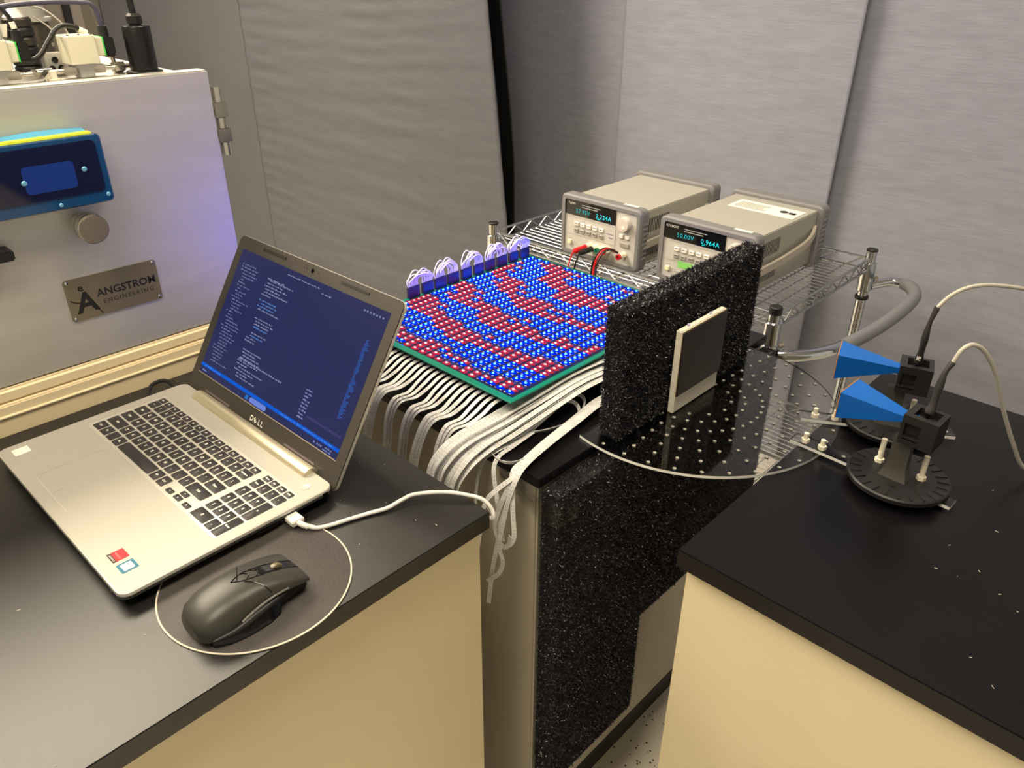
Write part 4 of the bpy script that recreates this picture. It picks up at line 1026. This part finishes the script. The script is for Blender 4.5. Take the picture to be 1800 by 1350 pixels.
    if extra:
        lb = part('label', MB().box(.205, .278, -PW + .026, -.052, PH - .0099, PH - .0094), M_paper, t, smooth=0, label='long white caution label')
        rl = random.Random(2)
        for k in range(6): part('label_print', MB().box(.218 + k * .008, .2205 + k * .008, -.13 - rl.uniform(0, .012), -.062, PH - .0093, PH - .0092), M_ink, lb, smooth=0)
        part('label_mark', MB().lathe((.246, -.178, PH - .0094), (0, 0, 1), [(.010, 0), (.010, .0002), (.007, .0002)], 16), M_ink, lb)
        part('label_mark', MB().box(.236, .252, -.208, -.190, PH - .0093, PH - .0092), M_ink, lb, smooth=0)
        slab('tape_tag', .20, .47, .22, .335, mat('pale_green_tape', (132, 204, 108), .5), .0006, label='pale green tape')
    return t
PS1 = (.949, .704, SZ + .0008); PS2 = (.962, .419, SZ + .0008)
power_supply(PS1, 'beige bench power supply with red and black leads in front', 'Agilent', '57.95V', '2.224A', True, False)
power_supply(PS2, 'beige bench power supply with a long white label on its lid', 'KEYSIGHT', '50.00V', '0.964A', False, True)

# test leads at the first supply
t = thing('test_lead', 'red banana plug and lead at the left power supply', 'test lead', (.90, .6, SZ))
fy = lambda u: PS1[1] - (.012 + u * (PW - .024)); tz = PS1[2] + .011 + .20 * (PH - .022)
def lead(t, u, col, out):
    y = fy(u)
    part('plug', MB().lathe((.9335, y, tz), (-1, 0, 0), [(.0066, 0), (.0074, .004), (.0062, .020), (.0070, .026), (.0070, .042), (.0050, .046)], 14), col, t, True)
    part('lead', MB().tube([(.889, y, tz), (.879, y - .002, tz - .003)] + out, .0019, 8), col, t, True)
lead(t, .39, M_red, [(.873, .611, -.080), (.868, .606, -.125), (.84, .600, -.20), (.80, .62, -.34)])
t = thing('test_lead', 'black banana plug and lead at the left power supply', 'test lead', (.90, .58, SZ))
lead(t, .475, M_black, [(.872, .592, -.082), (.867, .590, -.13), (.84, .588, -.21), (.80, .60, -.36)])
wl_ = [(.9345, fy(.80), tz + .008), (.915, fy(.77), tz + .020), (.890, fy(.745), tz + .014), (.8735, fy(.73), tz - .018), (.866, fy(.73), tz - .10), (.84, fy(.74), -.25)]
for nm, col, o in (('red wire of the twin sense lead at the left power supply', M_red, 0), ('black wire of the twin sense lead at the left power supply', M_black, .006), ('dark outer wire beside the twin sense lead', mat('dark_mauve_wire', (60, 40, 46), .4), -.006)):
    single('sense_wire', MB().tube([(x, y + o, z) for x, y, z in wl_], .0026, 8), col, nm, 'wire', 'sense wires', smooth=60)

# ------------------------------------------------------------------ vacuum chamber behind the laptop bench
CH = thing('vacuum_chamber', 'brushed steel vacuum chamber with blue viewport on its door', 'vacuum chamber', (-.45, .95, -H))
DYF = .640                                      # front plane of the door
part('body', MB().box(-.98, .035, DYF + .03, 1.32, .045, .432), M_steel, CH, True, bevel=.003)
DOOR = part('door', MB().box(-.98, .0545, DYF, DYF + .029, .0515, .4365), M_steel, CH, True, bevel=.0022, seg=2)
part('base_frame', MB().box(-1.0, .057, DYF - .012, 1.32, -H + .1, .030), M_cream_frame, CH, True, bevel=.002)
part('frame_lip', MB().box(-1.0, .057, DYF - .006, DYF + .03, .030, .050), M_cream_frame, CH, True, bevel=.004, seg=3)
part('frame_bead', MB().cyl((-1.0, DYF - .0125, .0135), (.057, DYF - .0125, .0135), .0022, n=10), M_cream_frame, CH, True)
for x in (-.95, .02): part('leg', MB().box(x - .03, x + .03, .70, .76, -H, -H + .1), M_cream_frame, CH, True, smooth=0)
# hinge knuckles at the door's right edge
for k, (z0, z1, m_) in enumerate(((.3905, .412, 0), (.3685, .3895, 1), (.3525, .3675, 0), (.3320, .3515, 1), (.3120, .3310, 0))):
    if m_ == 0: part('hinge_knuckle', MB().cyl((.0660, DYF + .006, z0), (.0660, DYF + .006, z1), .0085, n=18), M_steel_shine, DOOR, True)
    else: part('hinge_leaf', MB().box(.0550, .0745, DYF - .002, DYF + .0135, z0, z1), M_steel_shine, DOOR, True, smooth=0)
# blue viewport with protective film
VP = part('viewport', MB().loft([[(x, y, z) for x, z in rrect(-.46, -.1290, .2860, .3765, .007)] for y in (DYF - .001, DYF - .034)] + [[(x, DYF - .037, z) for x, z in rrect(-.458, -.131, .2880, .3745, .006)]]), mat('deep_blue_film', (4, 62, 112), .14, spec=.6, coat=.5, bump=(26, .35, (1, 1, 1))), CH, True)
part('yellow_edge', MB().box(-.455, -.1385, DYF - .034, DYF - .020, .3766, .3790), mat('yellow_film_edge', (226, 240, 60), .4), VP, True, smooth=0)
part('film_flap', MB().loft([[(x, DYF - .020 + .019 * f, .3772 + .004 * f + .0016 * math.sin(x * 40 + f * 3)) for x in np.linspace(-.455, -.140, 24)] + [(x, DYF - .020 + .019 * f, .3768) for x in np.linspace(-.140, -.455, 24)] for f in (0, .5, 1.0)]), mat('cyan_film', (70, 170, 216), .2, spec=.6), VP, True, smooth=60)
part('pane', MB().prism(rrect(-.44, -.1390, .3030, .3700, .006), 0, .0016).xf(lambda x, y, z: (x, DYF - .0370 - z, y)), mat('dark_blue_glass', (6, 14, 52), .05, spec=.8), VP, True)
part('inner_window', MB().prism(rrect(-.235, -.1720, .3130, .3480, .005), 0, .0006).xf(lambda x, y, z: (x, DYF - .0388 - z, y)), mat('blue_inner_window', (20, 50, 128), .08, spec=.7), VP, True)
for x, z, r_ in ((-.1600, .3345, .0034), (-.2350, .3285, .0036), (-.1370, .2965, .0028), (-.1990, .2930, .0028)):
    part('screw', MB().lathe((x, DYF - .0385 if z > .3 else DYF - .0368, z), (0, -1, 0), [(r_, 0), (r_, .0010), (r_ * .7, .0018)], 14), mat('bluish_screw', (120, 190, 230), .3, metal=.5), VP, True)
# knob
kn = part('knob', MB().lathe((-.1690, DYF - .0005, .2550), (0, -1, 0), [(.0150, 0), (.0150, .022), (.0195, .024), (.0205, .026), (.0205, .042), (.0195, .0435)], 40), M_steel_shine, CH, True, smooth=30)
part('knob_face', MB().lathe((-.1690, DYF - .0437, .2550), (0, -1, 0), [(.0188, 0), (.0186, .0006)], 40), mat('turned_steel_face', (170, 158, 146), .34, metal=.95), kn, True)
part('handle', MB().box(-.46, -.268, DYF - .030, DYF - .001, .232, .246), M_black, CH, True, bevel=.002)
# name plate
NPL = part('nameplate', MB().prism(rrect(-.2160, -.0835, .1165, .1795, .004), 0, .0016).xf(lambda x, y, z: (x, DYF - .0003 - z, y)), mat('bronze_mirror_plate', (134, 124, 104), .3, metal=.55), CH, True)
for x in (-.2115, -.0880):
    for z in (.1205, .1755): part('rivet', MB().lathe((x, DYF - .0018, z), (0, -1, 0), [(.0026, 0), (.0022, .0010), (.001, .0014)], 12), M_chrome, NPL, True)
iv = MTX[CH.name].inverted()
def plate_text(s, size, x, z, **kw): text(s, size, M_ink, NPL, iv @ Vector((x, DYF - .00205, z)), (1, 0, 0), (0, 0, 1), **kw)
plate_text('ANGSTROM', .0160, -.1318, .1500, bold=.0004); plate_text('ENGINEERING', .0094, -.1315, .1360, space=1.32)
plate_text('A', .042, -.1915, .1405, bold=.0012); plate_text('e', .0155, -.1955, .1645, bold=.0004)
part('logo_swoosh', MB().ribbon([(-.2125, DYF - .0021, .1490), (-.2050, DYF - .0021, .1440), (-.1950, DYF - .0021, .1420)], .0016, .0003, side=(.5, 0, 1), sub=4), M_ink, NPL, True, smooth=0)
part('logo_swoosh', MB().ribbon([(-.1860, DYF - .0021, .1330), (-.1790, DYF - .0021, .1280), (-.1730, DYF - .0021, .1190)], .0016, .0003, side=(1, 0, .6), sub=4), M_ink, NPL, True, smooth=0)

# hardware on top of the chamber
TZ = .4325
M_valve = mat('cream_valve_body', (228, 222, 196), .45)
M_fit = mat('nickel_fitting', (196, 190, 178), .2, metal=.95)
def valve(x, y, label):
    t = thing('solenoid_valve', label, 'valve', (x, y, TZ), 0, 'cream valves on the chamber')
    part('base_block', MB().box(-.010, .010, -.012, .012, .0002, .018), M_steel, t, bevel=.001)
    part('yoke', MB().box(-.015, .013, -.016, .016, .0135, .0185), M_steel, t, bevel=.001)
    part('body', MB().prism(rrect(-.0205, .0185, -.0200, .0200, .003), .0185, .0535).prism(rrect(-.0205, .0185, -.0200, .0200, .003), .0535, .0550, rrect(-.019, .017, -.0185, .0185, .003)), M_valve, t)
    for a, b in ((-.016, -.016), (.0135, -.016), (.0135, .016), (-.002, -.016)): part('screw', MB().cyl((a, b, .0548), (a, b, .0568), .0018, n=10), M_fit, t)
    part('coil_cap', MB().box(.0185, .0290, -.0140, .0140, .0265, .0510), M_valve, t, bevel=.001)
    part('green_gasket', MB().box(.0290, .0302, -.0142, .0142, .0268, .0512), mat('green_gasket', (60, 220, 90), .5), t, smooth=0)
    part('plug', MB().box(.0303, .0450, -.0130, .0130, .0275, .0510), M_black, t, bevel=.0015)
    part('plug_gland', MB().cyl((.0375, 0, .0505), (.0375, 0, .0640), .0072, .0062, 14), M_black, t)
    for s_ in (-1, 1):
        part('tube_fitting', MB().box(s_ * .010 if s_ > 0 else -.028, .028 if s_ > 0 else -.010, -.006, .006, .004, .0150), M_fit, t, bevel=.001)
        part('tube', MB().cyl((s_ * .028, 0, .0095), (s_ * .052, 0, .0095), .0032, n=12), M_fit, t)
        part('tube_nut', MB().cyl((s_ * .044, 0, .0095), (s_ * .056, 0, .0095), .0068, n=6), M_fit, t, smooth=20)
    return t
valve(-.0890, .720, 'cream solenoid valve beside the black sensor cylinder')
valve(-.2000, .720, 'cream solenoid valve cut by the left picture edge')
t = thing('valve_cable', 'black cable looping between the two cream valves', 'cable', (-.16, .72, TZ + .06))
part('jacket', MB().tube([(-.1620, .718, TZ + .030), (-.1520, .717, TZ + .0275), (-.1400, .718, TZ + .0330), (-.1250, .722, TZ + .0480), (-.1120, .726, TZ + .0610), (-.0980, .730, TZ + .0660), (-.0840, .730, TZ + .0635), (-.0800, .730, TZ + .061)], .0034, 10), M_black, t, True, smooth=60)
part('marker_sleeve', MB().cyl((-.0800, .730, TZ + .061), (-.0700, .730, TZ + .0555), .0037, n=10), M_paper, t, True)
t = thing('valve_cable', 'dark cable rising from the plug of the cream valve by the sensor', 'cable', (-.05, .72, TZ + .06))
part('jacket', MB().tube([(-.0515, .720, TZ + .062), (-.0530, .721, TZ + .080), (-.0560, .723, TZ + .090), (-.066, .726, TZ + .0935), (-.10, .735, TZ + .095), (-.14, .745, TZ + .0935), (-.17, .75, TZ + .090)], .0032, 10), mat('slate_cable', (70, 68, 88), .4), t, True, smooth=60)
t = thing('valve_cable', 'short dark cable above the left cream valve', 'cable', (-.16, .72, TZ + .06))
part('jacket', MB().tube([(-.1625, .720, TZ + .062), (-.1640, .721, TZ + .076), (-.170, .723, TZ + .088), (-.180, .724, TZ + .096)], .0030, 10), M_black, t, True, smooth=60)
part('marker_sleeve', MB().cyl((-.1640, .7208, TZ + .0745), (-.1628, .7202, TZ + .066), .0036, n=10), M_paper, t, True)
# elbow between the valves
t = thing('pipe_elbow', 'bright nickel pipe tee between the two cream valves', 'pipe fitting', (-.143, .712, TZ))
part('tee', MB().cyl((-.152, .716, TZ + .0095), (-.132, .716, TZ + .0095), .0062, n=12), M_fit, t, True)
part('nut', MB().cyl((-.143, .706, TZ + .0085), (-.143, .694, TZ + .0050), .0076, n=6), M_fit, t, True, smooth=20)
part('stub', MB().cyl((-.1385, .694, TZ + .0002), (-.1385, .694, TZ + .014), .0048, n=12), M_nylon, t, True)
part('flange', MB().cyl((-.1385, .694, TZ + .0002), (-.1385, .694, TZ + .004), .0078, n=16), M_nylon, t, True)
t = thing('needle_valve', 'small brown handled needle valve on the pipe by the sensor', 'valve', (-.038, .735, TZ))
part('body', MB().box(-.044, -.030, .729, .741, TZ + .0002, TZ + .014), M_fit, t, True, bevel=.001)
part('stem', MB().cyl((-.040, .735, TZ + .012), (-.042, .735, TZ + .034), .0030, n=10), M_fit, t, True)
part('knob', MB().lathe((-.042, .735, TZ + .021), (0, 0, 1), [(.0040, 0), (.0066, .002), (.0066, .012), (.0045, .014)], 12), mat('brown_knob', (70, 56, 48), .45), t, True)
part('pipe', MB().cyl((-.034, .735, TZ + .008), (-.008, .735, TZ + .008), .0036, n=12), M_fit, t, True)
t = thing('sensor_cylinder', 'tall black sensor cylinder with cable gland on the chamber', 'sensor', (-.0125, .700, TZ))
part('flange', MB().lathe((0, 0, .0002), (0, 0, 1), [(.0250, 0), (.0250, .003), (.0235, .0042)], 32), M_black, t)
part('cylinder', MB().lathe((0, 0, .0035), (0, 0, 1), [(.0190, 0), (.0192, .0585), (.0182, .0600)], 36), mat('satin_black_tube', (14, 13, 16), .28), t)
part('gland', MB().lathe((0, 0, .0630), (0, 0, 1), [(.0085, 0), (.0085, .003), (.0105, .0035), (.0105, .0130), (.0072, .0165)], 10), M_black, t, smooth=20)
part('cable', MB().tube([(0, 0, .078), (-.0008, 0, .095), (-.002, .002, .13), (-.004, .01, .22), (-.01, .05, .45)], .0046, 12), M_blackrub, t, smooth=60)
# stack of pump parts further back
def pump(x, y, r0, hts, label):
    t = thing('pump_stack', label, 'pump', (x, y, TZ))
    z = .0002
    for k, (r_, h_) in enumerate(hts):
        part('stage', MB().lathe((0, 0, z), (0, 0, 1), [(r_ * .96, 0), (r_, h_ * .1), (r_, h_ * .9), (r_ * .96, h_ - .0002)], 28), M_steel if k % 3 != 1 else mat('dark_pump_steel', (96, 90, 82), .35, metal=.8), t); z += h_
    for k in range(6):
        a = k * 1.05 + .3; part('bolt', MB().cyl((r0 * math.cos(a), r0 * math.sin(a), .030), (r0 * math.cos(a), r0 * math.sin(a), .036), .0030, n=6), M_fit, t, smooth=20)
pump(-.100, .865, .026, [(.030, .02), (.026, .045), (.031, .006), (.024, .03), (.028, .05)], 'dark stacked cylindrical pump behind the cream valves')
pump(-.215, .920, .03, [(.034, .03), (.030, .035), (.036, .008), (.028, .08)], 'wide steel pump at the back left of the chamber top')
t = thing('junction_box', 'grey steel box stack on the chamber top behind the left valve', 'box', (-.20, .81, TZ))
part('case', MB().box(-.030, .022, -.022, .022, .0002, .046), M_steel, t, bevel=.0015)
part('lid', MB().box(-.032, .018, -.024, .024, .0462, .078), mat('mid_grey_steel', (150, 144, 136), .4, metal=.6), t, bevel=.0015)
part('tag', MB().box(.0300, .0460, -.0245, -.0235, .052, .068).xf(lambda x, y, z: (x + (z - .06) * .25, y, z)), M_paper, t, smooth=0, label='tilted white tag')
part('tag_print', MB().box(.0325, .0350, -.0250, -.0246, .056, .064), M_ink, t, smooth=0)
t = thing('warning_panel', 'upright grey panel printed with a pinch point warning', 'panel', (-.047, .93, TZ))
part('panel', MB().box(-.036, .048, 0, .004, .0002, .165), mat('grey_panel', (134, 126, 116), .5), t, bevel=.001)
part('rail', MB().box(-.046, -.037, -.004, .006, .0002, .165), M_black, t, smooth=0)
part('rail', MB().box(.019, .030, -.005, -.0005, .0002, .165), M_black, t, smooth=0)
text('PINCH POINT', .0125, M_ink, t, (.006, -.0008, .112), (1, 0, 0), (0, 0, 1))
part('thin_line', MB().tube([(.052, -.01, .165), (.056, -.01, .10), (.066, -.01, .04), (.07, -.01, .0005)], .0014, 6), M_fit, t)
for k in range(2):
    single('gas_line', MB().tube([(.0120 + .004 * k, .742, TZ + .0005), (.0150 + .004 * k, .742, TZ + .024), (.0100 + .003 * k, .746, TZ + .038), (-.004, .752, TZ + .044)], .0013, 8), M_fit, ('inner' if k == 0 else 'outer') + ' thin steel gas line curving behind the sensor cylinder', 'pipe', 'thin gas lines', smooth=60)

M_dark = mat('dark_machine_steel', (74, 70, 66), .38, metal=.7)
t = thing('controller_box', 'dark slotted controller box at the far back of the chamber top', 'box', (-.245, 1.02, TZ))
part('case', MB().box(-.06, .09, 0, .10, .0002, .15), M_dark, t, bevel=.002)
for k in range(5): part('slot', MB().box(-.05, .08, -.002, .001, .06 + k * .018, .067 + k * .018), M_blackgloss, t, smooth=0)
part('shelf_plate', MB().box(-.065, .095, -.03, .10, .150, .156), M_steel, t, smooth=0)
t = thing('angle_bracket', 'bent pale steel bracket above the left cream valve', 'bracket', (-.165, .795, TZ))
part('upright', MB().box(-.003, .003, -.012, .012, .0002, .085), M_steel, t, bevel=.0008)
part('gusset', MB().prism([(-.003, .045), (-.003, .095), (-.030, .085), (-.012, .060)], -.002, .002).xf(lambda x, y, z: (x, z, y)), M_psuface, t, smooth=0)
part('foot', MB().box(-.014, .003, -.012, .012, .0001, .004), M_steel, t, smooth=0)
t = thing('motor_housing', 'black ribbed motor housing behind the cable of the cream valves', 'motor', (-.135, .80, TZ))
for k in range(6): part('rib', MB().lathe((0, 0, .0002 + k * .0125), (0, 0, 1), [(.0165, 0), (.0185, .0015), (.0185, .0095), (.0165, .0123)], 24), M_dark if k % 2 else M_black, t)
part('cap', MB().lathe((0, 0, .0755), (0, 0, 1), [(.0165, 0), (.012, .006), (.006, .012)], 20), M_steel, t)
t = thing('gauge_block', 'small steel gauge block with round ports beside the dark pump', 'gauge', (-.112, .765, TZ))
part('block', MB().box(-.013, .013, -.008, .010, .0002, .030), M_steel, t, bevel=.001)
for x, z in ((-.006, .010), (.006, .010), (0, .021)): part('port', MB().lathe((x, -.0082, z), (0, -1, 0), [(.0042, 0), (.0042, .001), (.0026, .0002)], 14), M_blackgloss, t)
for k, (pts, nm) in enumerate((([(-.12, .78, TZ + .09), (-.105, .775, TZ + .085), (-.092, .76, TZ + .070), (-.086, .752, TZ + .050)], 'thin pale wire arching over the gauge block'),
                               ([(-.115, .79, TZ + .075), (-.100, .78, TZ + .060), (-.094, .77, TZ + .040), (-.096, .765, TZ + .0305)], 'second thin pale wire dropping to the gauge block'),
                               ([(-.21, .77, TZ + .11), (-.185, .765, TZ + .105), (-.178, .755, TZ + .080), (-.1905, .745, TZ + .060)], 'black wire bending above the left cream valve'))):
    single('sensor_wire', MB().tube(pts, .0013 if k < 2 else .0024, 8), M_coax if k < 2 else M_black, nm, 'wire', smooth=60)

# ------------------------------------------------------------------ lift everything so that the floor is at z = 0
for o in list(S.objects):
    if o.parent is None and o.type not in {'CAMERA', 'LIGHT'}: o.location.z += H
bpy.context.view_layer.update()
